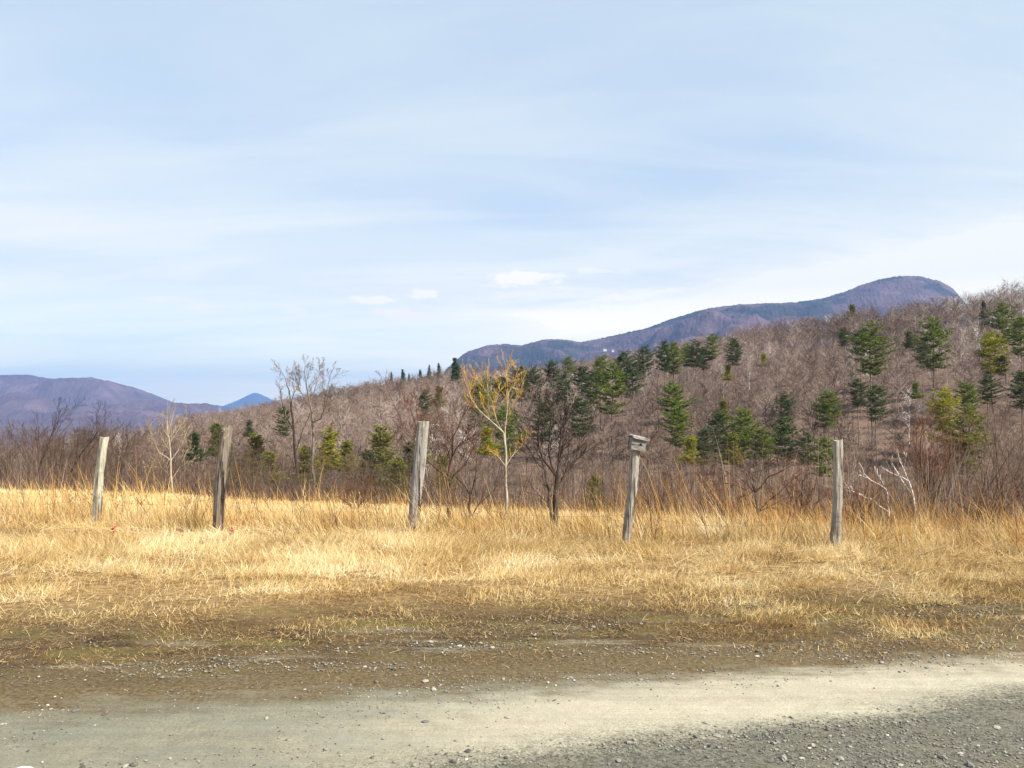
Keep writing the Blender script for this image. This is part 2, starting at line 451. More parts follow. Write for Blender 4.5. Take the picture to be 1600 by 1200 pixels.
def make_road():
    xs = np.linspace(-16, 16, 500)
    edge = 4.95 + .155 * xs + (fbm(xs * 1.6, xs * 0, 21, 5) - .5) * .26
    near = -4.0 + .155 * xs
    rows = np.linspace(0, 1, 40)
    X = np.repeat(xs[None], 40, 0); Y = near + (edge - near) * rows[:, None]
    Z = np.full_like(X, .004) + np.maximum(0, zg(X, Y))
    V = np.stack([X, Y, Z], -1).reshape(-1, 3); n = 500
    i, j = np.meshgrid(np.arange(39), np.arange(n - 1), indexing='ij')
    f = np.stack([i * n + j, i * n + j + 1, (i + 1) * n + j + 1, (i + 1) * n + j], -1).reshape(-1, 4)
    tag(mesh_obj('road', V, [f], M['road'], smooth=True), kind='structure')
make_road()

# ------------------------------------------------------------------ mountains
def mountain(name, D, prof, depth, mat, rough_amp, nx=700, ny=90, zlow=-40, seed=1, power=1.0):
    px = np.array([p[0] for p in prof], float); py = np.array([p[1] for p in prof], float)
    u = np.linspace((px[0] - 800) / F, (px[-1] - 800) / F, nx)
    zc = EYE + (650 - np.interp(u * F + 800, px, py)) / F * D
    k = 9; ker = np.ones(k) / k
    zc = np.convolve(np.pad(zc, k // 2, mode='edge'), ker, 'valid')
    s = np.concatenate([np.linspace(-1, 0, ny), np.linspace(0, 1, 26)[1:]])
    U, S = np.meshgrid(u, s, indexing='xy')
    Y = D + S * depth
    X = U * D + (U * Y - U * D) * .6
    prof_h = np.where(S < 0, (1 + S) ** power, 1 - (S ** 1.3) * .9)
    base = zlow + (zc[None] - zlow) * prof_h
    sc_ = 1 / 420.0 * (4000 / D)
    rid = (fbm(X * sc_, Y * sc_, seed, 4) - .5) * depth * .23 * np.clip(-S * 3, 0, 1) * np.clip((1 + S) * 3, 0, 1)
    canopy = (vn(X / 9 * (4000 / D), Y / 14 * (4000 / D), seed + 5) + .6 * vn(X / 4.2 * (4000 / D), Y / 9 * (4000 / D), seed + 6)) * rough_amp
    Z = base + rid + canopy - rough_amp * .8
    V = np.stack([X, Y, Z], -1).reshape(-1, 3); n = nx; m = len(s)
    i, j = np.meshgrid(np.arange(m - 1), np.arange(n - 1), indexing='ij')
    f = np.stack([i * n + j, i * n + j + 1, (i + 1) * n + j + 1, (i + 1) * n + j], -1).reshape(-1, 4)
    o = mesh_obj(name, V, [f], mat, smooth=True)
    tag(o, kind='structure'); return o, (X, Y, Z)

mt_dome, DG = mountain('mountain', 4000, [(640, 650), (690, 600), (712, 565), (730, 551), (760, 540), (790, 537), (815, 540), (850, 530), (890, 531), (905, 535), (960, 524), (1010, 513),
    (1050, 498), (1090, 486), (1130, 480), (1190, 474), (1240, 472), (1290, 465), (1325, 454), (1350, 444), (1378, 435), (1405, 430), (1438, 430), (1470, 437), (1492, 449), (1508, 470), (1530, 500), (1560, 540), (1640, 590), (1900, 600), (2300, 620)],
    1900, mat_mountain('dome_mountain_forest', (.050, .031, .034), (.105, .072, .076), (.014, .024, .018), (.26, .25, .25), .035,   .49, .0018), 7, 1700, 150, seed=3, power=.85)
mountain('mountain', 5600, [(-900, 640), (-600, 610), (-350, 596), (-150, 592), (0, 587), (50, 586), (60, 589), (130, 598), (180, 602), (205, 604), (230, 613), (260, 626), (285, 634), (330, 643), (400, 652), (460, 660)],
    2300, mat_mountain('left_mountain_forest', (.060, .038, .045), (.11, .074, .082), (.03, .03, .034), None, .03, .60, .0012), 8, 1300, 120, seed=8, power=.9)
mountain('mountain', 8200, [(200, 660), (262, 640), (285, 633), (305, 630), (330, 632), (360, 637), (420, 646), (520, 655), (640, 664)],
    1600, mat_mountain('low_ridge_forest', (.04, .036, .04), (.07, .062, .066), (.02, .03, .03), None, .02, .5, .001), 10, 320, 50, seed=12)
mountain('mountain', 13000, [(250, 660), (330, 641), (355, 632), (375, 624), (392, 615), (398, 613), (405, 615), (420, 622), (450, 635), (500, 648), (560, 660)],
    1500, mat_mountain('far_peak_forest', (.03, .032, .036), (.05, .05, .055), (.02, .03, .03), None, .01, .5, .001), 8, 260, 40, seed=15)

# ------------------------------------------------------------------ blades
def blades(name, mat, X, Y, L, W, az, lean, curl, tint, zoff=None, label=None):
    n = len(X)
    Z = zg(X, Y) + (zoff if zoff is not None else 0)
    ts = np.array([0, .38, .72, 1.0]); P = [np.stack([X, Y, Z], -1)]
    H = np.stack([np.cos(az), np.sin(az)], -1)
    for k in range(3):
        dl = (ts[k + 1] - ts[k]) * L
        a = lean + curl * (ts[k] + ts[k + 1]) * .5
        st = np.concatenate([H * (np.sin(a) * dl)[:, None], (np.cos(a) * dl)[:, None]], 1)
        P.append(P[-1] + st)
    wa = RNG.uniform(0, 2 * math.pi, n)
    Wd = np.stack([np.cos(wa), np.sin(wa), RNG.uniform(-.5, .5, n)], -1) * (W * .5)[:, None]
    V = np.stack([P[0] - Wd, P[0] + Wd, P[1] - Wd * .85, P[1] + Wd * .85, P[2] - Wd * .6, P[2] + Wd * .6, P[3]], 1).reshape(-1, 3)
    b = (np.arange(n) * 7)[:, None]
    q = np.concatenate([b + np.array([[0, 1, 3, 2]]), b + np.array([[2, 3, 5, 4]])])
    tr = b + np.array([[4, 5, 6]])
    o = mesh_obj(name, V, [q, tr], mat, attrs={'tint': np.concatenate([tint, tint, tint])})
    tag(o, label, None, None, 'stuff'); return o

def scatter(n, y0, y1, umax=.92, dens=None, xpad=2.0):
    """points spread evenly over the ground between two distances, thinned by dens"""
    Y = np.sqrt(RNG.uniform(y0 ** 2, y1 ** 2, n))
    X = RNG.uniform(-1, 1, n) * (Y * umax + xpad * .3)
    if dens is not None:
        k = RNG.uniform(0, 1, n) < dens(X, Y); X, Y = X[k], Y[k]
    return X, Y

PI = math.pi
def fence_y(X): return 9.95 - .27 * X * (X > -4) + (.27 * 4 + (-X - 4) * .12) * (X <= -4) - .0 * X
# short matted straw on the verge, finer and browner towards the road
def verge_d(X, Y): return road_d(X, Y) + .9 * sstep(.6, 2.2, X) + (fbm(X * .7, Y * 1.8, 31, 4) - .5) * 1.5
X, Y = scatter(430000, 5.0, 9.6, .84, lambda X, Y: sstep(-.1, 2.2, verge_d(X, Y)) ** 1.5 * (.12 + .88 * sstep(.36, .6, fbm(X * 2.0, Y * 4.4, 33, 4))) * (1 - sstep(-.3, 1.5, Y - fence_y(X) + .6)))
n = len(X); dd = verge_d(X, Y); ex = sstep(.8, 2.4, dd); fr = sstep(2.0, 4.0, dd)
fl = RNG.random(n); sw = fbm(X * .8, Y * 1.4, 35, 3) * 2 * PI * 1.6 + PI * .3
blades('matted_grass', M['straw'], X, Y, RNG.uniform(.03, .11, n) * (.45 + .65 * ex) * (1 + 1.5 * fr * RNG.random(n)), RNG.uniform(.0022, .0046, n), sw + RNG.normal(0, 1.4, n),
       np.where(fl < .6, RNG.uniform(1.05, 1.6, n), RNG.uniform(.3, 1.05, n)), RNG.uniform(-.15, .3, n),
       np.clip(.27 + .33 * ex + (fbm(X * 1.5, Y * 3.0, 36, 4) - .5) * 1.25 - .10 * sstep(.6, 2.2, X) + RNG.normal(0, .22, n), 0, 1), RNG.uniform(0, .03, n) * fr + RNG.uniform(0, .05, n) * ex * fbm(X * 2, Y * 4, 37, 2))
# long straw flattened in front of the fence
X, Y = scatter(120000, 6.4, 14, .86, lambda X, Y: sstep(-2.2, -1.0, Y - fence_y(X) + (fbm(X * .9, Y * 1.2, 38, 3) - .5) * 1.6) * (1 - sstep(1.5, 3.5, Y - fence_y(X))) * (.12 + .88 * sstep(.4, .62, fbm(X * 1.6, Y * 2.6, 39, 3))))
n = len(X); sw = fbm(X * .7, Y * .9, 34, 3) * 2 * PI * 1.5
blades('flattened_straw', M['straw'], X, Y, RNG.uniform(.12, .40, n), RNG.uniform(.003, .0062, n), sw + RNG.normal(0, .9, n), RNG.uniform(1.05, 1.62, n), RNG.uniform(-.3, .5, n),
       np.clip(.47 + (fbm(X * 1.1, Y * 2.0, 46, 4) - .5) * 1.3 + RNG.normal(0, .22, n), 0, 1), RNG.uniform(0, .06, n))
# sparse litter on the bare dirt strip
def lit_dens(X, Y):
    d = road_d(X, Y)
    return sstep(-.25, .9, d + (fbm(X * 1.2, Y * 2.5, 41, 3) - .5) * 1.2) * (1 - sstep(1.8, 3.0, d)) * (.25 + .75 * sstep(.4, .62, fbm(X * 2.6, Y * 5, 43, 3)))
X, Y = scatter(210000, 4.0, 9, .84, lit_dens); n = len(X)
blades('straw_litter', M['litter'], X, Y, RNG.uniform(.012, .06, n) * np.where(RNG.random(n) < .04, 2.2, 1), RNG.uniform(.0018, .004, n), RNG.uniform(0, 2 * PI, n),
       RNG.uniform(1.0, 1.65, n), RNG.uniform(-.3, .3, n), np.clip(RNG.beta(1.5, 2.3, n), 0, 1), RNG.uniform(.001, .008, n))
# grass clumps along the fence, each with its own height, lean and colour
def clumps(name, mat, nc, per, g0, g1, hr, wr, rad, spread, lean_mu, tmu, tsd, patch=None, ymin=7, ymax=19):
    CX = RNG.uniform(-14, 14, nc); CY = fence_y(CX) + RNG.uniform(g0, g1, nc)
    if patch is not None:
        k = RNG.random(nc) < patch(CX, CY); CX, CY = CX[k], CY[k]
    nc = len(CX); cnt = (RNG.lognormal(0, .5, nc) * per).astype(int) + 3
    idx = np.repeat(np.arange(nc), cnt); n = len(idx)
    h = RNG.uniform(hr[0], hr[1], nc)[idx] * RNG.uniform(.45, 1.1, n)
    R = RNG.uniform(rad[0], rad[1], nc)[idx]
    ox, oy = RNG.normal(0, 1, n) * R, RNG.normal(0, 1, n) * R
    fan = np.arctan2(oy, ox)
    ldir = PI + RNG.normal(0, 1.0, nc)[idx]; lam = np.abs(RNG.normal(lean_mu, .22, nc))[idx]
    vx = np.cos(ldir) * lam + np.cos(fan) * spread * RNG.random(n) + RNG.normal(0, .16, n); vy = np.sin(ldir) * lam + np.sin(fan) * spread * RNG.random(n) + RNG.normal(0, .16, n)
    blades(name, mat, CX[idx] + ox, CY[idx] + oy, h, RNG.uniform(wr[0], wr[1], n), np.arctan2(vy, vx), np.minimum(np.hypot(vx, vy), 1.5), RNG.uniform(-.1, .8, n),
           np.clip(RNG.normal(tmu, tsd, nc)[idx] + RNG.normal(0, .2, n), 0, 1))
clumps('tall_grass', M['straw'], 1150, 40, -.15, 2.4, (.15, .52), (.003, .0062), (.05, .22), .35, .30, .50, .24)
clumps('golden_grass', M['gold'], 620, 36, -.1, 3.0, (.2, .68), (.003, .006), (.05, .25), .3, .38, .48, .16, lambda x, y: .10 + .9 * sstep(.45, .62, fbm(x * .5, y * .5, 58, 3)) * (.4 + .6 * sstep(-2, 1.5, x)))
clumps('tall_stalks', M['gold'], 230, 12, .0, 4.0, (.65, 1.25), (.0035, .007), (.06, .3), .18, .36, .5, .18, lambda x, y: .12 + .88 * sstep(.5, .66, fbm(x * .45 + 3, y * .45, 61, 3)))
# dead weeds with forked tops and small seed heads
tb = Tubes(); wr = np.random.default_rng(88)
for k in range(420):
    x = wr.uniform(-9.5, 8.5); y = float(fence_y(np.array([x]))[0]) + wr.uniform(-.4, 4.5); z = zgf(x, y); h = wr.uniform(.3, .95)
    d = np.array([wr.normal(-.12, .22), wr.normal(0, .15), 1.]); p = np.array([x, y, z - .02])
    q = [p, p + d * h * .5 + wr.normal(0, .015, 3), p + d * h + np.array([wr.normal(-.05, .08), wr.normal(0, .05), 0])]
    tb.add(q, [.0038, .003, .002])
    for j in range(int(wr.integers(2, 7))):
        f = wr.uniform(.45, .98); b = q[1] + (q[2] - q[1]) * (f - .5) * 2 if f > .5 else q[0] + (q[1] - q[0]) * f * 2
        e2 = b + np.array([wr.normal(0, .07), wr.normal(0, .05), wr.uniform(.04, .13)]); tb.add([b, e2], [.0024, .0016])
        tb.add([e2, e2 + np.array([0, 0, .018])], [.006, .003])
tag(tb.build('dead_weeds', mat_plain('dead_weed', (.115, .062, .03), .85, .4, 3)), kind='stuff')
# plumed reeds near the thin leaning post
CX = np.concatenate([RNG.normal(-6.6, .35, 60), RNG.normal(-7.6, .8, 45), RNG.normal(-5.3, .5, 35), RNG.uniform(1.6, 3.2, 70)]); CY = np.concatenate([RNG.uniform(11.6, 13.2, 140), RNG.uniform(9.3, 11, 70)]); n = len(CX)
blades('reed_stalks', M['gold'], CX, CY, RNG.uniform(.55, 1.3, n), RNG.uniform(.004, .0085, n), PI + RNG.normal(0, 1.1, n), np.abs(RNG.normal(.18, .16, n)), RNG.uniform(0, .9, n), np.clip(RNG.normal(.5, .13, n), 0, 1))

# the mown field behind the fence
def field_dens(X, Y):
    u = X / Y
    return sstep(.3, 2.5, Y - fence_y(X)) * (Y < tab(u, YE) + 1.5) * (.5 + .5 * sstep(.35, .6, fbm(X * .9, Y * .9, 71, 3)))
X, Y = scatter(170000, 9, 30, .92, field_dens); n = len(X)
blades('field_grass', M['straw'], X, Y, RNG.uniform(.07, .2, n), RNG.uniform(.006, .012, n), PI + RNG.normal(0, 1.3, n), np.abs(RNG.normal(.65, .4, n)), RNG.uniform(0, .7, n),
       np.clip(.68 + (fbm(X * .5, Y * 1.4, 73, 4) - .5) * .9 - .2 * sstep(.15, .6, X / Y) + RNG.normal(0, .13, n), 0, 1))
# rank grass at the field's far edge
def edge_dens(X, Y):
    g = Y - tab(X / Y, YE)
    return sstep(-.6, 1.5, g) * (1 - sstep(3, 6, g)) * (.06 + .5 * sstep(.35, .6, fbm(X * .5, Y * .5, 81, 3)))
X, Y = scatter(110000, 11, 36, .95, edge_dens); n = len(X)
u = X / Y
blades('edge_grass', M['gold'], X, Y, RNG.uniform(.35, .95, n) * (.45 + .9 * fbm(X * .35, Y * .35, 83, 2)), RNG.uniform(.008, .016, n), PI + RNG.normal(0, .9, n), np.abs(RNG.normal(.25, .2, n)), RNG.uniform(0, .5, n),
       np.clip(.52 + .25 * sstep(-.2, -.6, u) - .22 * sstep(.1, .5, u) + RNG.normal(0, .2, n), 0, 1))

# ------------------------------------------------------------------ pebbles
def pebbles(name, X, Y, size, tint):
    n = len(X); g = (1 + 5 ** .5) / 2
    ico = unit(np.array([(-1, g, 0), (1, g, 0), (-1, -g, 0), (1, -g, 0), (0, -1, g), (0, 1, g), (0, -1, -g), (0, 1, -g), (g, 0, -1), (g, 0, 1), (-g, 0, -1), (-g, 0, 1)], float))
    fc = np.array([(0, 11, 5), (0, 5, 1), (0, 1, 7), (0, 7, 10), (0, 10, 11), (1, 5, 9), (5, 11, 4), (11, 10, 2), (10, 7, 6), (7, 1, 8), (3, 9, 4), (3, 4, 2), (3, 2, 6), (3, 6, 8), (3, 8, 9), (4, 9, 5), (2, 4, 11), (6, 2, 10), (8, 6, 7), (9, 8, 1)])
    S = np.stack([size * RNG.uniform(.7, 1.4, n), size * RNG.uniform(.6, 1.1, n), size * RNG.uniform(.3, .7, n)], -1)
    P = ico[None] * (1 + RNG.uniform(-.28, .28, (n, 12, 1))) * S[:, None]
    a = RNG.uniform(0, 2 * PI, n); ca, sa = np.cos(a)[:, None], np.sin(a)[:, None]
    x = P[:, :, 0] * ca - P[:, :, 1] * sa; y = P[:, :, 0] * sa + P[:, :, 1] * ca
    Z = np.maximum(zg(X, Y), 0) + .006 + S[:, 2] * .25
    V = np.stack([x + X[:, None], y + Y[:, None], P[:, :, 2] + Z[:, None]], -1).reshape(-1, 3)
    f = (fc[None] + (np.arange(n) * 12)[:, None, None]).reshape(-1, 3)
    tag(mesh_obj(name, V, [f], M['pebble'], attrs={'tint': np.repeat(tint, 20)}), kind='stuff')
def peb_dens(X, Y):
    e = Y - .27 * X - 3.72 + (fbm(X * .6, Y * 1.3, 91, 4) - .5) * .5
    d = road_d(X, Y)
    trk = sstep(-.05, .05, e) * (1 - sstep(.45, .75, e)) * sstep(-1.4, .3, X)
    w = np.where(e < 0, .85, .22) * (1 - .9 * trk) + .5 * np.exp(-(e / .06) ** 2) * sstep(-1.2, .2, X)
    band = sstep(.46, .64, fbm(X * .7, Y * 3.2, 93, 4))
    w = w * (.15 + .85 * sstep(.42, .66, fbm(X * 1.2, Y * 2.8, 95, 4))) * (1 - .86 * sstep(-.35, .1, d)) + band * .5 * sstep(-.5, -.1, d) * (1 - sstep(.5, 1.3, d))
    return np.clip(w, 0, 1) * (1 - sstep(.9, 1.6, d))
X, Y = scatter(150000, 2.4, 7.2, .82, peb_dens); n = len(X)
pebbles('gravel', X, Y, np.clip(RNG.lognormal(-5.75, .6, n), .0014, .02), np.clip(RNG.beta(2.0, 2.9, n) + .10 * (road_d(X, Y) > -.4), 0, 1))

# ------------------------------------------------------------------ branching
def grow_branch(tb, rg, p, d, L, r, lev, P, rec):
    """one branch: a wobbling polyline into tb[lev], children by recursion"""
    ns = max(3, int(P.get('seg', [7, 5, 4, 3, 3])[min(lev, 4)]))
    pts = [p]; rad = [r]; dirs = [d]
    wob = P.get('wob', .13); up = P.get('up', .06)
    tip = P.get('tip', .25)
    for k in range(ns):
        d = unit(d + rg.normal(0, wob, 3) + np.array([0, 0, up * (1 if lev else .3)]))
        p = p + d * (L / ns); pts.append(p); dirs.append(d)
        rad.append(max(r * (1 - (k + 1) / ns * (1 - tip)), P.get('rmin', .003)))
    tb[min(lev, len(tb) - 1)].add(pts, rad)
    rec_children(tb, rg, pts, rad, dirs, L, lev, P)

def rec_children(tb, rg, pts, rad, dirs, L, lev, P):
    if lev >= P['levels']: return
    nc = P['kids'][min(lev, len(P['kids']) - 1)]
    f0 = P['first'][min(lev, len(P['first']) - 1)]
    nc = int(max(1, rg.poisson(nc))) if lev else int(nc)
    for c in range(nc):
        f = f0 + (1 - f0) * ((c + rg.random()) / nc) ** P.get('fpow', .9)
        x = f * (len(pts) - 1); i = min(int(x), len(pts) - 2); w = x - i
        p = np.asarray(pts[i]) * (1 - w) + np.asarray(pts[i + 1]) * w
        rr = rad[i] * (1 - w) + rad[i + 1] * w
        d = unit(np.asarray(pts[i + 1]) - np.asarray(pts[i]))
        q = rg.normal(0, 1, 3); q = unit(q - d * np.dot(q, d))
        ang = P['ang'][min(lev, len(P['ang']) - 1)] * rg.uniform(.65, 1.25)
        nd = unit(d * math.cos(ang) + q * math.sin(ang))
        nl = L * P['ratio'][min(lev, len(P['ratio']) - 1)] * rg.uniform(.6, 1.15) * (1.15 - .65 * f)
        grow_branch(tb, rg, p, nd, nl, max(rr * P.get('rk', .55), P.get('rmin', .003)), lev + 1, P, None)

WOOD = dict(levels=3, kids=[15, 6, 5], first=[.32, .2, .15], ang=[.75, .7, .65], ratio=[.5, .5, .5], wob=.13, up=.10, rmin=.007, rk=.5, seg=[8, 5, 3, 2])
def proto_tree(seed, H=10., r=.12, P=WOOD):
    rg = np.random.default_rng(seed)
    tb = [Tubes(), Tubes(), Tubes(), Tubes(), Tubes()]
    d0 = unit(np.array([rg.normal(0, .07), rg.normal(0, .07), 1.]))
    grow_branch(tb, rg, np.zeros(3), d0, H, r, 0, P, None)
    trunk = Tubes(); trunk.seg = tb[0].seg
    crown = Tubes(); crown.seg = sum((x.seg for x in tb[1:]), [])
    return trunk, crown

def tree_meshes(seed, **k):
    tr, cr = proto_tree(seed, **k)
    a = tr.build('trunk', M['bark'], n3=.02, n6=.05); b = cr.build('crown', M['twig'], n3=.02, n6=.06)
    top = max(v.co.z for v in b.data.vertices)
    ms = (a.data, b.data, max(top, .1))
    bpy.data.objects.remove(a); bpy.data.objects.remove(b)
    return ms
MULTI = dict(WOOD, kids=[18, 7, 5], first=[.12, .2, .15], ang=[.5, .6, .6], ratio=[.72, .5, .5])
SPREAD = dict(WOOD, kids=[13, 8, 5], first=[.25, .2, .15], ang=[.95, .75, .7], ratio=[.55, .55, .5], wob=.17)
PROTOS = [tree_meshes(100 + i, H=10., r=.10 + .01 * (i % 4), P=(WOOD, WOOD, SPREAD, MULTI)[i % 4]) for i in range(10)]

def place_tree(px_x, y, H, pk, label, group, color, wide=1.0, name='bare_tree'):
    me_t, me_c, top = PROTOS[pk]
    e = empty(name, (px_x, y, zgf(px_x, y) - .05))
    e.rotation_euler = (0, 0, rnd.uniform(0, 2 * PI))
    k = H / top; e.scale = (k * wide, k * wide, k)
    for nm, me in (('trunk', me_t), ('crown', me_c)):
        o = bpy.data.objects.new(nm, me); o.color = (*color, 1); COL.objects.link(o); o.parent = e
    tag(e, label, 'tree', group); return e

# ------------------------------------------------------------------ wood edge: individual bare trees
def bare_color():
    q = rnd.random()
    if q < .10: return (1.45, 1.43, 1.4)
    if q < .2: return (1.2, 1.17, 1.1)
    if q < .45: return (.62, .58, .55)
    if q < .7: return (1.0, .88, .8)
    return (.85, .82, .8)
placed = []
def far_enough(x, y, m):
    return all((x - a) ** 2 + (y - b) ** 2 > m * m for a, b in placed)
tries = 0
while len(placed) < 265 and tries < 9000:
    tries += 1
    u = rnd.uniform(-.80, .80); y = 24 + 66 * rnd.random() ** .85; x = u * y
    ye = float(tab(u, YE))
    if y < ye + 6 + rnd.random() * 6: continue
    if not far_enough(x, y, 1.2 + y * .022): continue
    px = 800 + F * u
    lim = np.interp(px, [-300, 0, 150, 250, 450, 700, 900, 1100, 1300, 1450, 1600, 1900], [640, 640, 656, 666, 690, 705, 715, 720, 712, 690, 655, 640])
    topy = lim + rnd.uniform(-12, 60) - (y - 40) * .18
    H = at(px, topy, y).z - zgf(x, y)
    if H < 3.2: continue
    H = min(H, 13.5)
    placed.append((x, y))
    dark = px < 250
    c = bare_color()
    if px < 700: c = tuple(v * (.55 if px < 250 else .60) * w for v, w in zip(c, (1.05, .96, .86)))
    place_tree(x, y, H, rnd.randrange(10), 'bare grey-brown tree standing in the crowded wood below the field', 'bare trees of the wood below the field', c, rnd.uniform(.85, 1.15))

# the bare trees that stand out at the wood edge
for px, topy, Y, pk, c, wd, lab in (
    (57, 614, 48, 0, (.22, .21, .21), .85, 'tall slim dark bare tree before the purple mountain beside a rounder one'),
    (112, 622, 46, 2, (.18, .17, .18), 1.0, 'dark round-crowned bare tree in front of the purple mountain'),
    (5, 636, 40, 1, (.28, .26, .25), 1.1, 'dark bare tree at the left edge of the photo'),
    (176, 648, 44, 4, (.2, .19, .19), .75, 'small thin dark bare tree showing above the leaning lichen-grey post'),
    (919, 700, 18.5, 5, (.55, .52, .5), .9, 'small grey bare tree between the dark forked sapling and the birdhouse post'),
    (1572, 618, 24, 6, (.75, .66, .6), 1.1, 'broad brown bare tree at the right edge of the field'),
    (1500, 648, 27, 8, (.7, .6, .55), 1.0, 'bare brown tree in front of the large yellow-green pine'),
    (1590, 447, 232, 2, (.62, .56, .56), 1.3, 'dark bare tree crowning the hill at the right edge of the photo'),
    (1553, 462, 236, 6, (.62, .56, .58), 1.3, 'dark bare tree on the hilltop beside the dome mountain'),
    (1262, 505, 276, 0, (1.5, 1.46, 1.4), .8, 'pale-barked bare tree on the hill crest below the dome mountain'),
    (1500, 494, 240, 2, (1.5, 1.46, 1.4), .8, 'pale bare tree with forked white limbs right of the hilltop round pine'),
    (1497, 522, 225, 4, (1.5, 1.46, 1.4), .8, 'whitish bare tree on the hill, just below another pale one'),
    (1238, 570, 170, 0, (1.5, 1.46, 1.4), .6, 'pale slender bare trunk on the open brown hillside'),
    (1340, 560, 180, 4, (1.5, 1.46, 1.4), .6, 'pale slender bare tree just below the tallest hillside pine'),
    (1402, 578, 165, 0, (1.5, 1.46, 1.4), .6, 'whitish bare tree on the hillside above the pair of dark pines'),
    (1090, 572, 190, 1, (1.5, 1.46, 1.4), .7, 'whitish forked bare tree below the ridge pines'),
    (712, 590, 330, 4, (1.5, 1.46, 1.4), .8, 'pale bare tree at the foot of the dark conical ridge pine'),
    (1310, 655, 60, 0, (1.5, 1.45, 1.4), .7, 'tall straight pale bare tree just behind the squared end post'),
):
    x = (px - 800) / F * Y
    H = at(px, topy, Y).z - zgf(x, Y)
    if H > 14:
        H = 14
    place_tree(x, Y, max(H, 2), pk, lab, None, c, wd)

# ------------------------------------------------------------------ trees by the fence, limbs followed one by one
def limb_tree(name, label, Y, limbs, rpx, mt, mc, P, seed, cat='tree', nsub=1, sp=.16):
    """limbs: pixel polylines; the first is the trunk. Every limb drifts in depth as well."""
    rg = np.random.default_rng(seed)
    base = at(*limbs[0][0], Y); e = empty(name, (base.x, base.y, zgf(base.x, base.y)))
    o = np.array(e.location)
    trunk = Tubes(); tb = [Tubes() for _ in range(5)]
    scale = Y / F
    done = {}; limb_list = []
    for li, lb in enumerate(limbs):
        start = done.get(tuple(lb[0]), (0., rpx[0] if li == 0 else rpx[1]))
        y0, r0 = start
        if li: r0 = min(r0, rpx[1])
        slope = 0 if li == 0 else rg.uniform(-.75, .75)
        n = len(lb); pts = []; rad = []; acc = 0
        for k, q in enumerate(lb):
            if k: acc += math.dist(q, lb[k - 1]) * scale
            yy = y0 + slope * acc
            p = np.array(at(q[0], q[1], Y + yy)) - o
            if li == 0 and k == 0: p[2] = -.08
            pts.append(p); rad.append((r0 * (1 - k / (n - 1) * (.45 if li == 0 else .9)) + .12) * scale)
            done[tuple(q)] = (yy, rad[-1] / scale * .8)
        # smooth by subdividing once with a little wobble
        P2, R2 = [pts[0]], [rad[0]]
        for k in range(n - 1):
            seglen = np.linalg.norm(pts[k + 1] - pts[k])
            P2 += [(pts[k] + pts[k + 1]) / 2 + rg.normal(0, .03 * seglen, 3), pts[k + 1]]; R2 += [(rad[k] + rad[k + 1]) / 2, rad[k + 1]]
        (trunk if li == 0 else tb[0]).add(P2, R2)
        if li:
            lt = Tubes(); lt.add(P2, R2); limb_list.append(lt)
        L = sum(np.linalg.norm(P2[k + 1] - P2[k]) for k in range(len(P2) - 1))
        if li or P.get('trunk_kids', 0):
            Q = dict(P)
            if li == 0: Q['kids'] = [P['trunk_kids']] + P['kids'][1:]; Q['first'] = [.5] + P['first'][1:]
            rec_children(tb, rg, P2, R2, None, L, 0, Q)
    trunk.build('trunk', mt, e, n3=.012, n6=.025)
    for lt in limb_list: lt.build('limb', mt, e, n3=.012, n6=.025)
    cr = Tubes(); cr.seg = sum((x.seg for x in tb[1:]), [])
    cr.build('crown', mc, e, n3=.008, n6=.03)
    tag(e, label, cat)
    return e

SAP = dict(levels=3, kids=[12, 5, 3], first=[.15, .15, .2], ang=[.6, .6, .6], ratio=[.5, .55, .5], wob=.12, up=.07, rmin=.0022, rk=.55, seg=[5, 5, 4, 3])
limb_tree('sapling', 'dark bare sapling forking low into many crooked stems, left of the birdhouse post', 11.2,
    [[(866, 838), (866, 820), (868, 796), (868, 770), (870, 745)],
     [(866, 820), (861, 804), (857, 785), (857, 765), (851, 734), (838, 705), (829, 666), (826, 640)],
     [(870, 745), (873, 729), (875, 700), (877, 669), (890, 652), (897, 630)],
     [(868, 770), (876, 753), (886, 729), (901, 705), (916, 681), (928, 654)],
     [(870, 745), (848, 717), (841, 676), (843, 623), (850, 590)],
     [(870, 745), (857, 705), (860, 661), (863, 630)],
     [(873, 729), (880, 690), (884, 655), (882, 625)],
     [(886, 729), (904, 716), (925, 700), (940, 690)],
     [(851, 734), (838, 722), (826, 700), (815, 690)]],
    (5.2, 2.6), M['darkbark'], M['darktwig'], dict(SAP, kids=[12, 5, 3], ratio=[.36, .5, .5], rk=.42, rmin=.0025), 21)
limb_tree('sapling', 'pale-stemmed sapling with bright yellow-orange upper twigs', 13,
    [[(795, 822), (792, 777), (790, 729), (790, 700), (787, 676)],
     [(787, 676), (757, 649), (737, 625), (730, 599), (726, 579)],
     [(787, 676), (776, 657), (771, 637), (764, 618), (761, 596), (748, 574)],
     [(790, 700), (792, 645), (794, 616), (792, 589), (789, 567)],
     [(792, 645), (805, 625), (815, 608), (819, 582)],
     [(790, 729), (805, 707), (819, 690), (831, 676)],
     [(790, 729), (777, 712), (762, 700)],
     [(764, 618), (755, 604), (742, 590), (738, 575)],
     [(794, 616), (804, 600), (808, 580), (800, 568)],
     [(771, 637), (780, 610), (778, 585)]],
    (2.4, 1.0), M['palebark'], M['yelltwig'], dict(SAP, levels=2, kids=[13, 5], ratio=[.36, .5, .5], rk=.42, ang=[.6, .5, .5], up=.11, rmin=.0023), 22)
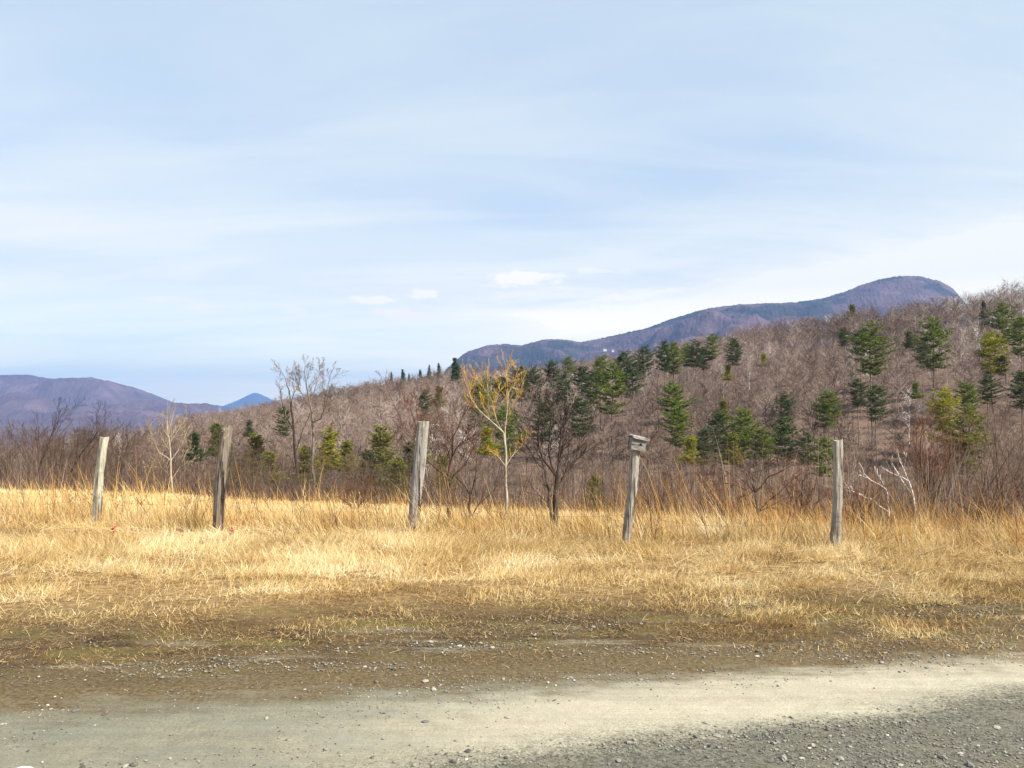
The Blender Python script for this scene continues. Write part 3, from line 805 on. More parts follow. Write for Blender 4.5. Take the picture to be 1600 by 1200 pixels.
limb_tree('sapling', 'reddish bare sapling spreading wide just right of the tall lichened post', 14,
    [[(701, 812), (701, 765), (700, 748)],
     [(700, 748), (684, 734), (665, 717), (645, 686), (622, 645), (606, 612)],
     [(700, 748), (706, 715), (708, 681), (720, 657), (735, 628), (740, 612)],
     [(700, 748), (703, 715), (694, 676), (684, 640), (680, 615)],
     [(701, 765), (709, 742), (728, 724), (742, 695), (752, 670)],
     [(706, 715), (722, 690), (733, 668)],
     [(665, 717), (655, 690), (650, 665), (640, 630)],
     [(700, 748), (690, 715), (675, 690), (670, 660)]],
    (4.2, 1.6), M['redbark'], M['redtwig'], dict(SAP, kids=[13, 5, 3], rk=.42, rmin=.0025), 23)
limb_tree('sapling', 'low thin crooked dark sapling between the reddish and the yellow-topped ones', 12.6,
    [[(739, 832), (736, 812), (732, 792), (735, 773)],
     [(736, 812), (745, 792), (757, 780), (773, 765), (790, 739)],
     [(735, 773), (727, 760), (712, 745), (704, 738)],
     [(735, 773), (742, 750), (744, 722), (750, 700)]],
    (2.4, 1.3), M['darkbark'], M['redtwig'], dict(SAP, kids=[7, 4, 2]), 24)
TALL = dict(SAP, levels=3, kids=[14, 6, 5], rk=.45, first=[.12, .15, .15], ang=[.6, .65, .65], ratio=[.42, .5, .5], rmin=.0055, up=.035)
limb_tree('bare_tree', 'tallest bare tree of the wood edge with a fine fan of twigs against the sky', 44,
    [[(493, 800), (491, 750), (489, 708), (488, 660), (484, 630)],
     [(484, 630), (479, 606), (476, 585), (477, 566)],
     [(488, 660), (500, 655), (507, 639), (512, 605), (518, 580)],
     [(484, 630), (467, 609), (462, 590), (463, 573)],
     [(484, 630), (494, 603), (499, 585), (501, 570)],
     [(507, 639), (514, 625), (520, 605)],
     [(489, 708), (498, 690), (512, 670)]],
    (2.4, .95), M['bark'], M['twig'], TALL, 25)
limb_tree('bare_tree', 'dark-trunked bare tree left of the tallest one at the wood edge', 42,
    [[(464, 800), (462, 762), (461, 708), (459, 672), (455, 640)],
     [(455, 640), (452, 610), (446, 592), (438, 577)],
     [(461, 708), (473, 672), (483, 651), (486, 630)],
     [(459, 672), (446, 650), (440, 625), (436, 600)],
     [(455, 640), (460, 612), (458, 590)]],
    (2.6, .95), M['darkbark'], M['twig'], dict(TALL, kids=[10, 5, 4]), 26)
limb_tree('bare_tree', 'thin straw-pale bare tree with upswept limbs between the two leftmost posts', 27,
    [[(268, 785), (268, 750), (267, 720), (264, 684), (261, 654)],
     [(267, 720), (249, 708), (237, 681), (233, 665)],
     [(267, 720), (285, 693), (293, 672)],
     [(264, 684), (276, 668), (280, 655)],
     [(268, 750), (285, 722), (296, 698)],
     [(268, 750), (252, 730), (243, 712)],
     [(264, 684), (255, 668), (250, 652)]],
    (1.4, .6), M['palebark'], M['palewig'], dict(SAP, kids=[9, 4, 3], rmin=.005, ang=[.45, .5, .5], trunk_kids=12), 27)
DEAD = dict(SAP, levels=2, kids=[3, 2], first=[.35, .3], ang=[.45, .5], ratio=[.35, .5], rmin=.004)
limb_tree('dead_birch', 'white dead birch bent over with a long low limb, nearer the squared end post', 19,
    [[(1391, 822), (1389, 800), (1387, 774), (1384, 764)],
     [(1384, 764), (1375, 747), (1366, 729)],
     [(1389, 800), (1363, 780), (1344, 773), (1330, 766)],
     [(1384, 764), (1360, 750), (1350, 740), (1345, 727)]],
    (1.2, .62), M['white'], M['white'], DEAD, 28)
limb_tree('dead_birch', 'white dead birch with straight upright forked limbs in front of the brown shrubby tree', 19.4,
    [[(1433, 822), (1431, 800), (1427, 774), (1420, 752)],
     [(1420, 752), (1412, 732), (1403, 705)],
     [(1427, 774), (1408, 748), (1390, 717)],
     [(1420, 752), (1400, 742), (1378, 730)],
     [(1412, 732), (1416, 715), (1413, 705)]],
    (1.4, .68), M['white'], M['white'], DEAD, 29)
limb_tree('shrubby_tree', 'many-stemmed dark brown bare tree fanning up behind the white dead birches', 20.5,
    [[(1455, 822), (1454, 806), (1452, 790)],
     [(1452, 790), (1446, 750), (1434, 715), (1425, 680)],
     [(1454, 806), (1443, 760), (1438, 720), (1443, 665)],
     [(1454, 806), (1458, 760), (1462, 715), (1470, 670)],
     [(1452, 790), (1452, 745), (1455, 700), (1452, 650)],
     [(1454, 806), (1465, 765), (1480, 730), (1492, 690)],
     [(1446, 750), (1428, 725), (1412, 700)],
     [(1458, 760), (1472, 735), (1478, 700)]],
    (2.6, 1.5), M['darkbark'], M['redtwig'], dict(SAP, kids=[12, 5, 3], rmin=.0045), 30)
BR = dict(SAP, levels=2, kids=[11, 4], first=[.2, .2], ang=[.7, .7], ratio=[.25, .5], up=-.03, rmin=.0028)
limb_tree('bramble', 'tangle of reddish brown bramble canes between the birdhouse post and the squared post', 10.8,
    [[(1190, 840), (1185, 800), (1180, 770)],
     [(1180, 770), (1200, 745), (1235, 728), (1262, 722)],
     [(1180, 770), (1150, 742), (1115, 730), (1075, 728)],
     [(1185, 800), (1165, 765), (1140, 755), (1105, 760)],
     [(1180, 770), (1190, 735), (1215, 718), (1255, 712)],
     [(1185, 800), (1215, 772), (1240, 748), (1258, 735)],
     [(1180, 770), (1165, 735), (1160, 715), (1150, 700)],
     [(1185, 800), (1205, 790), (1235, 775), (1250, 778)]],
    (1.9, 1.1), M['redbark'], M['redtwig'], BR, 31, 'bush')
limb_tree('bramble', 'long thin bramble canes arching across just behind the birdhouse', 10.4,
    [[(1018, 850), (1016, 800), (1010, 760)],
     [(1010, 760), (1000, 720), (985, 692), (958, 685), (925, 698)],
     [(1010, 760), (1022, 715), (1040, 705), (1078, 716), (1110, 722)],
     [(1016, 800), (1022, 745), (1012, 700), (1016, 686)],
     [(1010, 760), (980, 738), (955, 728)]],
    (1.1, .7), M['redbark'], M['redtwig'], dict(BR, kids=[5, 2]), 32, 'bush')

# ------------------------------------------------------------------ evergreens
def conifer_meshes(seed, kind):
    """unit-ish tree, 10 m tall with a crown about 5 m across"""
    rg = np.random.default_rng(seed); H = 10.
    tr = Tubes(); bx, by = rg.normal(0, .12, 2)
    tr.add([(0, 0, -.3), (bx * .3, by * .3, 3), (bx, by, 6.5), (bx * 1.1, by * 1.1, H * .97)], [.11, .09, .06, .015])
    limbs = Tubes(); A, B, W, T = [], [], [], []
    z = {'pine': .9, 'spruce': .6, 'young': .3}[kind]; asym = rg.uniform(.05, .3); adir = rg.uniform(0, 6.28)
    while z < H * .985:
        f = z / H
        if kind == 'spruce': R = 2.1 * (1 - f) ** .85 + .12
        elif kind == 'young': R = 2.5 * (1 - f) ** .7 * (.75 + .25 * math.sin(f * 9)) + .25
        else: R = 2.75 * min(1, (1 - f) * 2.0 + .05) ** .68 * (.5 + .5 * min(1, f * 2.0)) * (.86 + .14 * math.sin(f * 23 + seed))
        nb = int(rg.integers(6, 10)) if f < .85 else 5
        a0 = rg.uniform(0, 2 * PI)
        for k in range(nb):
            if kind != 'spruce' and rg.random() < .14: continue
            a = a0 + 2 * PI * k / nb + rg.normal(0, .22)
            L = R * rg.uniform(.5, 1.25) * (1 + asym * math.cos(a - adir))
            rise = {'pine': .10 + .65 * f ** 2, 'spruce': -.22 + .5 * f, 'young': .15 + .75 * f}[kind] + rg.normal(0, .07)
            hd = np.array([math.cos(a), math.sin(a), 0.]); sd_ = np.array([-math.sin(a), math.cos(a), 0.])
            p0 = np.array([bx * f, by * f, z + rg.normal(0, .26)])
            pm = p0 + hd * L * .55 + np.array([0, 0, rise * L * .45]); p1 = p0 + hd * L + np.array([0, 0, rise * L + .16 * L * (1 if kind != 'spruce' else .3)])
            limbs.add([p0, pm, p1], [.035 * (1.1 - f), .022, .008])
            ntuft = max(5, int(L * 10))
            for j in range(ntuft):
                g = .22 + .78 * ((j + rg.random()) / ntuft)
                c = p0 + (pm - p0) * (g / .55) if g < .55 else pm + (p1 - pm) * ((g - .55) / .45)
                wlat = (.42 * math.sin(min(1, (1.08 - g) * 1.5) * PI * .5) * min(1, g * 2)) * min(1, L * .6)
                c = c + sd_ * rg.uniform(-1, 1) * wlat * 1.15 + np.array([0, 0, rg.normal(.02, .10)])
                tt = rg.random()
                for q in range(8):
                    d = unit(hd * rg.uniform(-.1, 1.1) + sd_ * rg.normal(0, .8) + np.array([0, 0, rg.normal(.2, .3)]))
                    l = rg.uniform(.18, .42)
                    A.append(c); B.append(c + d * l); W.append(rg.uniform(.05, .10)); T.append(np.clip(tt + rg.normal(0, .18), 0, 1))
        z += rg.uniform(.42, .85) * (1.0 if f < .7 else .75) * (1 if kind == 'pine' else .7)
    for q in range(30):
        A.append(np.array([bx * 1.1, by * 1.1, H * .94])); B.append(A[-1] + unit(rg.normal(0, .5, 3) + np.array([0, 0, 1.])) * .5); W.append(.07); T.append(.5)
    A, B, W, T = map(np.array, (A, B, W, T))
    d = unit(B - A); side = unit(np.cross(d, rg.normal(0, 1, A.shape)))
    mid = A + (B - A) * .45
    V = np.stack([A, mid - side * W[:, None] * .5, B, mid + side * W[:, None] * .5], 1).reshape(-1, 3)
    f = np.arange(len(V)).reshape(-1, 4)
    o1 = tr.build('trunk', M['bark'], n3=.01, n6=.05)
    LV, LF = limbs.arrays(n3=.2, n6=.5); nf = len(f)
    lf = LF[0] + len(V); V = np.concatenate([V, LV])
    o2 = mesh_obj('crown', V, [f, lf], M['needles'], attrs={'tint': np.concatenate([T, np.full(len(lf), .5)])})
    o2.data.materials.append(M['bough'])
    o2.data.polygons.foreach_set('material_index', np.concatenate([np.zeros(nf, np.int32), np.ones(len(lf), np.int32)]))
    ms = (o1.data, o2.data)
    for o in (o1, o2): bpy.data.objects.remove(o)
    return ms
CONS = {'pine': [conifer_meshes(400 + i, 'pine') for i in range(9)], 'spruce': [conifer_meshes(420 + i, 'spruce') for i in range(2)], 'young': [conifer_meshes(440 + i, 'young') for i in range(4)]}
DARK, MID, LIME, OLIVE, DULL = (.05, .085, .028), (.11, .155, .026), (.25, .26, .022), (.17, .18, .04), (.085, .105, .058)
PINES = []

def conifer(px, topy, wpx, kind, tone, label, Hwant=12.5, Y=None, group=None):
    u = (px - 800) / F
    if Y is None:
        ys = np.linspace(82, float(tab(u, YC)) + 8, 260)
        zt = EYE + (650 - topy) / F * ys
        hh = zt - zg(u * ys, ys)
        k = int(np.argmin(np.abs(hh - Hwant))); Y = float(ys[k])
    x = u * Y
    H = at(px, topy, Y).z - zgf(x, Y)
    H = min(max(H, 2.0), 24)
    PINES.append((x, Y, wpx * Y / F))
    e = empty('pine_tree' if kind != 'spruce' else 'spruce_tree', (x, Y, zgf(x, Y)))
    e.rotation_euler = (0, 0, rnd.uniform(0, 2 * PI))
    wd = wpx * Y / F
    sxy = wd / {'pine': 4.2, 'spruce': 3.6, 'young': 3.5}[kind]
    e.scale = (sxy, sxy, H / 10.)
    ms = rnd.choice(CONS[kind])
    for nm, me, c in zip(('trunk', 'crown'), ms, ((1.1, .95, .85), tone)):
        o = bpy.data.objects.new(nm, me); o.color = (*c, 1); COL.objects.link(o); o.parent = e
        if nm != 'trunk':      # the crown keeps its own proportions; the trunk below it is bare
            ch = min(1., wd * {'pine': 1.5, 'spruce': 2.4, 'young': 1.5}[kind] / H)
            o.scale = (1, 1, ch); o.location = (0, 0, 10 * (1 - ch))
    tag(e, label, 'tree', group)
    return e

CT = [
    # the far ridge at the left
    (611, 582, 9, 'spruce', DARK, 'tiny dark spruce standing farthest down the far ridge against the sky', 10),
    (629, 577, 13, 'spruce', DARK, 'small dark spruce against the sky, widest of the tiny ones on the far ridge', 10),
    (639, 584, 8, 'spruce', DARK, 'very small spruce close beside the widest tiny spruce on the far ridge', 9),
    (656, 577, 9, 'spruce', DARK, 'thin spruce midway along the row of tiny spruces on the far ridge', 10),
    (670, 571, 12, 'spruce', DULL, 'bluish spruce second from the big conical pine along the far ridge', 11),
    (685, 567, 10, 'spruce', DULL, 'pointed bluish spruce next to the big conical pine on the far ridge', 11),
    (711, 559, 27, 'spruce', DARK, 'dark conical pine standing alone on the ridge where the dome mountain begins', 14),
    (662, 612, 26, 'pine', DARK, 'dark round pine alone on the brown slope above the tall lichened post', 11),
    (685, 604, 22, 'young', MID, 'small green pine just above the dark round one on the slope', 11),
    # the cluster above the saplings
    (750, 598, 58, 'pine', MID, 'wide green pine behind the left half of the yellow sapling twigs', 13),
    (785, 590, 55, 'pine', DARK, 'dark pine behind the middle of the yellow sapling twigs', 13),
    (815, 573, 40, 'pine', DULL, 'dull green pine behind the right tip of the yellow sapling', 14),
    (833, 577, 46, 'pine', DULL, 'dull green pine between the yellow sapling and the dark forked sapling', 14),
    (862, 563, 26, 'pine', DARK, 'slim dark pine rising over the dark forked sapling', 14),
    (887, 558, 27, 'pine', MID, 'slim green pine rising just right of the dark forked sapling', 14),
    (880, 586, 64, 'pine', DULL, 'broad low pine filling the gap below the two slim ones', 13),
    (908, 572, 30, 'pine', DARK, 'dark pine between the slim green pine and the broad sunlit pine', 14),
    (927, 582, 34, 'pine', DARK, 'low dark pine tucked left of the broad sunlit pine', 13),
    (938, 557, 34, 'pine', MID, 'pointed green pine directly behind the broad sunlit pine', 15),
    (954, 571, 54, 'pine', MID, 'broad sunlit pine with layered boughs, largest of the ridge cluster', 15),
    (973, 550, 34, 'pine', DARK, 'dark pine just right of the broad sunlit one', 15),
    (988, 560, 44, 'pine', DARK, 'dark full pine below the last peaked pine of the cluster', 14),
    (1006, 542, 32, 'pine', DARK, 'peaked dark pine ending the ridge cluster above the birdhouse', 14),
    (1039, 534, 33, 'pine', DARK, 'first dark pine of the separate ridge group up the hill from the cluster', 14),
    (1053, 537, 34, 'pine', MID, 'second pine of the ridge group, green and full', 14),
    (1074, 537, 26, 'pine', MID, 'third pine of the ridge group, green and narrow', 13),
    (1088, 532, 30, 'pine', DARK, 'fourth pine of the ridge group, tall and dark', 14),
    (1101, 545, 24, 'pine', DULL, 'dull low pine below the peaked end pine of the ridge group', 11),
    (1114, 522, 28, 'pine', MID, 'highest pine of the ridge group, peaked and green', 14),
    (1149, 530, 29, 'pine', DARK, 'dark pine alone just beyond the ridge group', 14),
    (1138, 571, 16, 'young', LIME, 'small lime green pine below the lone pine beyond the ridge group', 9),
    (1052, 597, 48, 'pine', MID, 'full round green pine on the slope above the birdhouse', 12),
    (1131, 624, 22, 'young', OLIVE, 'thin olive pine on the lower slope', 11),
    # across the hillside
    (1195, 553, 14, 'young', LIME, 'tiny bright green pine alone on the brown hillside', 9),
    (1333, 476, 17, 'young', OLIVE, 'thin olive pine on the skyline below the dome mountain', 12),
    (1320, 512, 21, 'pine', DARK, 'narrow dark pine just left of the tallest hillside pine', 12),
    (1362, 505, 58, 'pine', MID, 'tallest hillside pine with heavy layered boughs', 18),
    (1345, 517, 28, 'pine', DARK, 'dark pine pressed against the tallest hillside pine', 14),
    (1459, 498, 58, 'pine', MID, 'broad round-topped pine below the steep end of the dome mountain', 14),
    (1442, 535, 24, 'pine', DULL, 'dull pine below the broad round-topped pine', 11),
    (1422, 517, 18, 'young', DULL, 'thin grey-green pine left of the broad round-topped pine', 11),
    (1541, 470, 18, 'spruce', DARK, 'slim dark conifer on the skyline just beyond the dome mountain', 12),
    (1573, 475, 42, 'pine', MID, 'dark green pine high on the hill right of the skyline conifer', 14),
    (1551, 520, 48, 'pine', LIME, 'sunlit yellow-green pine high on the hill at the right', 13),
    (1598, 495, 46, 'pine', MID, 'tall green pine cut by the right edge of the photo', 16),
    (1566, 556, 22, 'pine', DULL, 'dull small pine below the sunlit yellow-green pine', 10),
    (1226, 613, 31, 'pine', DARK, 'small dark pine low on the hillside above the larger dark one', 11),
    (1293, 610, 42, 'pine', MID, 'spreading green pine on the hillside above the squared end post', 11),
    (1341, 593, 30, 'pine', DARK, 'left one of a pair of dark pines on the hillside', 11),
    (1368, 602, 40, 'pine', DARK, 'right one of a pair of dark pines on the hillside', 11),
    (1430, 598, 17, 'young', MID, 'narrow green pine between the dark pair and the yellow-green pine', 11),
    (1476, 607, 48, 'pine', LIME, 'large yellow-green pine low on the hill, its top in full sun', 14),
    (1514, 596, 40, 'pine', MID, 'rounded green pine right of the large yellow-green one', 11),
    (1543, 586, 32, 'pine', DARK, 'dark pointed pine right of the rounded green one', 11),
    (1596, 580, 44, 'pine', DARK, 'dark pine low at the right edge of the photo', 12),
]
for px, ty, w, kd, tone, lab, hw in CT: conifer(px, ty, w, kd, tone, lab, hw)
# nearer evergreens standing in the wood, a fixed distance each
for px, ty, w, kd, tone, lab, Y in [
    (1060, 637, 44, 'pine', MID, 'green pine in the wood just right of the birdhouse roof', 84),
    (1122, 644, 44, 'pine', DARK, 'dark pine in the wood beside the tall green one', 84),
    (1162, 641, 52, 'pine', MID, 'tall green pine in the wood right of the birdhouse post', 80),
    (1225, 654, 52, 'pine', DARK, 'dark full pine in the wood left of the squared end post', 80),
    (1284, 683, 46, 'pine', MID, 'low green pine partly hidden by the squared end post', 70),
    (1508, 640, 72, 'pine', OLIVE, 'wide olive pine hanging below the large yellow-green one', 84),
    (339, 662, 34, 'young', MID, 'bright green young pine just behind the dark cracked post', 78),
    (306, 677, 30, 'young', DARK, 'dark young pine left of the dark cracked post', 72),
    (399, 680, 42, 'young', OLIVE, 'olive young pine right of the dark cracked post', 72),
    (390, 656, 18, 'young', DULL, 'thin dull pine above the olive one right of the dark cracked post', 95),
    (444, 636, 32, 'pine', DULL, 'grey-green pine behind the dark-trunked bare tree', 70),
    (512, 668, 46, 'young', LIME, 'yellow-green young pine right of the tallest bare tree', 72),
    (545, 690, 34, 'young', OLIVE, 'low olive pine next to the yellow-green young pine', 66),
    (598, 666, 62, 'young', OLIVE, 'wide olive pine left of the tall lichened post', 74),
    (640, 690, 36, 'young', DULL, 'dull pine partly hidden by the tall lichened post', 64),
    (761, 668, 30, 'young', LIME, 'lime green pine left of the stem of the yellow sapling', 70),
    (1096, 668, 42, 'pine', DULL, 'grey-green pine low in the wood left of the two darker ones', 78),
    (1142, 676, 34, 'young', OLIVE, 'small olive pine between the dark and the tall green pine in the wood', 72),
    (1190, 668, 36, 'pine', MID, 'shorter green pine leaning against the tall green one in the wood', 76),
    (1258, 676, 36, 'pine', DULL, 'dull pine left of the low green one behind the squared end post', 76),
    (1080, 682, 30, 'young', LIME, 'light green young pine in the wood below the birdhouse-side pine', 74),
    (790, 636, 54, 'pine', MID, 'bushy green pine behind the stem of the yellow sapling', 96),
    (848, 628, 46, 'pine', DULL, 'bushy dull pine behind the crown of the dark forked sapling', 98),
    (905, 622, 44, 'pine', DARK, 'bushy dark pine right of the dark forked sapling crown', 104),
    (930, 745, 40, 'young', OLIVE, 'low olive pine at the field edge left of the birdhouse post', 40),
]: conifer(px, ty, w, kd, tone, lab, Y=Y)

for px, ty, w, tone, Y in ((425, 706, 34, OLIVE, 60), (478, 698, 40, OLIVE, 66), (575, 704, 36, DULL, 58), (622, 716, 38, OLIVE, 52), (690, 712, 34, OLIVE, 55), (352, 712, 36, DULL, 58), (660, 682, 30, OLIVE, 74)):
    conifer(px, ty, w, 'young', tone, 'low dull green young pine among the grey trunks of the dim wood edge', Y=Y, group='young pines in the wood edge')

def fan_shrub(px, base_y, Y, hpx, wpx, n, seed, label):
    r = random.Random(seed); limbs = [[(px, base_y), (px + 1, base_y - hpx * .15)]]
    for k in range(n):
        t = (k + .5) / n * 2 - 1; h = hpx * (1 - .35 * t * t) * r.uniform(.75, 1.1); j = r.uniform(-6, 6)
        limbs.append([(px, base_y), (px + t * wpx * .25 + j * .4, base_y - h * .4), (px + t * wpx * .6 + j, base_y - h * .75), (px + t * wpx + j, base_y - h)])
    limb_tree('shrub', label, Y, limbs, (2.0, 1.5), M['darkbark'], M['redtwig'], dict(SAP, levels=3, kids=[10, 5, 2], ratio=[.35, .5], rmin=.003), seed, 'bush')
fan_shrub(1128, 838, 13.2, 96, 60, 7, 61, 'brown bare shrub among the rust-coloured stalks midway between birdhouse and squared post')
fan_shrub(1348, 838, 14.2, 80, 55, 7, 62, 'low brown bare shrub just right of the squared end post')
fan_shrub(1545, 842, 14.6, 100, 70, 8, 63, 'bushy brown bare shrub behind the rusty grass near the right edge of the photo')
fan_shrub(1030, 828, 15.5, 90, 45, 6, 64, 'thin brown bare shrub close behind the birdhouse post')
fan_shrub(1250, 834, 14.8, 90, 50, 7, 65, 'brown bare shrub just left of the squared end post')
fan_shrub(560, 808, 20, 60, 45, 6, 66, 'low brown bare shrub at the field edge left of the tall lichened post')

# ------------------------------------------------------------------ hillside woods, one mass
def low_tree(seed):
    rg = np.random.default_rng(seed); H = 1.0
    P0, P1, W = [], [], []
    def sl(p, q, w): P0.append(p); P1.append(q); W.append(w)
    lean = rg.normal(0, .05, 2)
    top = np.array([lean[0], lean[1], 1.0]) * .93
    sl(np.array([0, 0, -.02]), top, .0125)
    sl(np.array([.004, 0, -.02]), top * .8, .010)
    for k in range(17):
        f = .30 + .64 * (k + rg.random()) / 17
        p = top * f; a = rg.uniform(0, 2 * PI); L = rg.uniform(.17, .34) * (1.2 - .6 * f)
        el = rg.uniform(.5, 1.15)
        q = p + L * np.array([math.cos(a) * math.cos(el), math.sin(a) * math.cos(el), math.sin(el)])
        sl(p, q, .0075)
        for j in range(14):
            g = .2 + .75 * rg.random(); b = p + (q - p) * g
            d = unit((q - p) / L + rg.normal(0, .55, 3) + np.array([0, 0, .25]))
            l2 = rg.uniform(.06, .17)
            sl(b, b + d * l2, .0036)
            if j % 2:
                d2 = unit(d + rg.normal(0, .5, 3)); sl(b + d * l2 * .5, b + d * l2 * .5 + d2 * l2 * .7, .0032)
    return np.array(P0), np.array(P1), np.array(W)
def woods(name, X, Y, H, tint, label):
    protos = [low_tree(s) for s in range(300, 312)]
    Vs, Ts = [], []
    idx = RNG.integers(0, 12, len(X)); Z = zg(X, Y)
    for k in range(12):
        m = np.nonzero(idx == k)[0]
        A, B, W = protos[k]; n = len(m); s = len(A)
        a = RNG.uniform(0, 2 * PI, n); ca, sa = np.cos(a)[:, None], np.sin(a)[:, None]
        wd = RNG.uniform(.8, 1.35, n)[:, None]
        def tr(P):
            return np.stack([(P[None, :, 0] * ca - P[None, :, 1] * sa) * H[m, None] * wd + X[m, None], (P[None, :, 0] * sa + P[None, :, 1] * ca) * H[m, None] * wd + Y[m, None], P[None, :, 2] * H[m, None] + Z[m, None]], -1)
        A2, B2 = tr(A), tr(B)
        wa = RNG.uniform(-.5, .5, (n, s))          # ribbons turned about their own stem
        dvec = unit(B2 - A2)
        side = unit(np.cross(dvec, np.stack([np.sin(wa * 3), np.cos(wa * 3), np.zeros_like(wa)], -1)))
        w = (W[None] * H[m, None])[..., None] * .5
        V = np.stack([A2 - side * w, A2 + side * w, B2], 2).reshape(-1, 3)
        Vs.append(V)
        tt = tint[m][:, None] + RNG.normal(0, .10, (n, s)); tt[:, :2] += .16
        Ts.append(np.clip(tt, 0, 1).ravel())
    V = np.concatenate(Vs); f = np.arange(len(V)).reshape(-1, 3)
    tag(mesh_obj(name, V, [f], M['woods'], attrs={'tint': np.concatenate(Ts)}), label, None, None, 'stuff')

def wood_positions(step):
    pts = []
    for Yc in np.arange(82, 640, step):
        xs = np.arange(-Yc * .78, Yc * .80, step * 1.02)
        pts.append(np.stack([xs + RNG.uniform(-.48, .48, len(xs)) * step, np.full(len(xs), Yc) + RNG.uniform(-.48, .48, len(xs)) * step], -1))
    P = np.concatenate(pts); X, Y = P[:, 0], P[:, 1]; u = X / Y
    keep = (Y < tab(u, YC) + 30) & (u > -.60 - .0 * Y)
    hidden = (u < -.43) & (Y > 230)
    keep &= ~hidden
    return X[keep], Y[keep]
X, Y = wood_positions(4.25)
sel = RNG.random(len(X)) < np.interp(Y, [80, 250, 400, 600], [1, 1, .8, .6])
X, Y = X[sel], Y[sel]
free = np.ones(len(X), bool)
for px_, py_, pw_ in PINES:     # the pines crowd out their nearest neighbours
    free &= ~((np.abs(X - px_ * Y / py_) < pw_ * .5) & (Y > py_ - 18) & (Y < py_ + 2))
H = RNG.uniform(7.0, 11.5, len(X)) * (.8 + .4 * fbm(X * .03, Y * .03, 101, 3)) * np.where(free, 1, .62)
tint = np.clip(.38 - .08 * sstep(.05, -.25, X / Y) + (fbm(X * .022, Y * .022, 103, 3) - .5) * .95 + RNG.normal(0, .15, len(X)), .03, .84)
pale = RNG.random(len(X)) < np.where(X / Y < 0, .012, .026); tint[pale] = .97
woods('hillside_woods', X, Y, H, tint, None)
print('hill trees', len(X))

# underbrush at the wood's foot
def brush_dens(X, Y):
    g = Y - tab(X / Y, YE)
    return sstep(1, 4, g) * (.25 + .75 * sstep(.35, .6, fbm(X * .25, Y * .25, 111, 3)))
X, Y = scatter(64000, 15, 66, .85, brush_dens); n = len(X)
blades('underbrush', M['brush'], X, Y, RNG.uniform(.8, 3.4, n) * (.6 + .7 * fbm(X * .2, Y * .2, 113, 2)), RNG.uniform(.008, .02, n), RNG.uniform(0, 2 * PI, n), np.abs(RNG.normal(.16, .16, n)), RNG.normal(0, .3, n),
       np.clip(.38 - .2 * sstep(.1, -.1, X / Y) * sstep(-.66, -.5, X / Y) + (fbm(X * .15, Y * .15, 114, 3) - .5) * .7 + RNG.normal(0, .16, n) + .35 * (RNG.random(n) < .04), 0, 1))

# ------------------------------------------------------------------ fence posts
def post(label, Y, top, bot, wpx, mat, seed, square=0., notch=0.0, taper=.9):
    rg = np.random.default_rng(seed)
    pb = at(*bot, Y); pt = at(*top, Y)
    g = zgf(pb.x, Y); ax = np.array(pt - pb); ax = ax / ax[2]
    base = np.array([pb.x, Y, g]); H = pt.z - g
    n, m = 28, 40; r0 = wpx * .45 * Y / F
    V = []; ph0 = rg.uniform(0, 6.28)
    lob = [(k, rg.uniform(.02, .06), rg.uniform(0, 6.28)) for k in (2, 3, 5, 9)]
    for i in range(m):
        t = i / (m - 1); z = -.15 + (H + .15) * t
        c = ax * z + np.array([.012 * math.sin(t * 5 + seed), .012 * math.cos(t * 4 + seed), 0])
        for j in range(n):
            a = 2 * PI * j / n
            r = r0 * (1 + (taper - 1) * t)
            r *= 1 + sum(am * math.cos(k * a + p + t * 1.2) for k, am, p in lob)
            if square: r *= 1 + square * (abs(math.cos(2 * (a - .5))) - .5)
            r *= 1 + .16 * (float(vn(np.array([a * 2.6]), np.array([t * 9.]), seed)[0]) - .5) + .08 * (float(vn(np.array([a * 9.]), np.array([t * 3.]), seed + 1)[0]) - .5)
            zz = z
            if i >= m - 2: zz = z + notch * (float(vn(np.array([a * 1.3 + 9]), np.array([1.]), seed)[0]) - .5)
            V.append(np.array([math.cos(a) * r, math.sin(a) * r, 0]) + c * [1, 1, 0] + [0, 0, zz])
    V = np.array(V)
    i, j = np.meshgrid(np.arange(m - 1), np.arange(n), indexing='ij'); j2 = (j + 1) % n
    q = np.stack([i * n + j, i * n + j2, (i + 1) * n + j2, (i + 1) * n + j], -1).reshape(-1, 4)
    topc = V[-n:].mean(0) - [0, 0, .008]; V = np.concatenate([V, [topc]])
    j = np.arange(n); tr = np.stack([(m - 1) * n + j, (m - 1) * n + (j + 1) % n, np.full(n, len(V) - 1)], -1)
    o = mesh_obj('fence_post', V, [q, tr], mat, smooth=False)
    me = o.data
    o.location = base
    tag(o, label, 'fence post', 'old wooden posts of the wire fence')
    return o, base, ax, H, r0

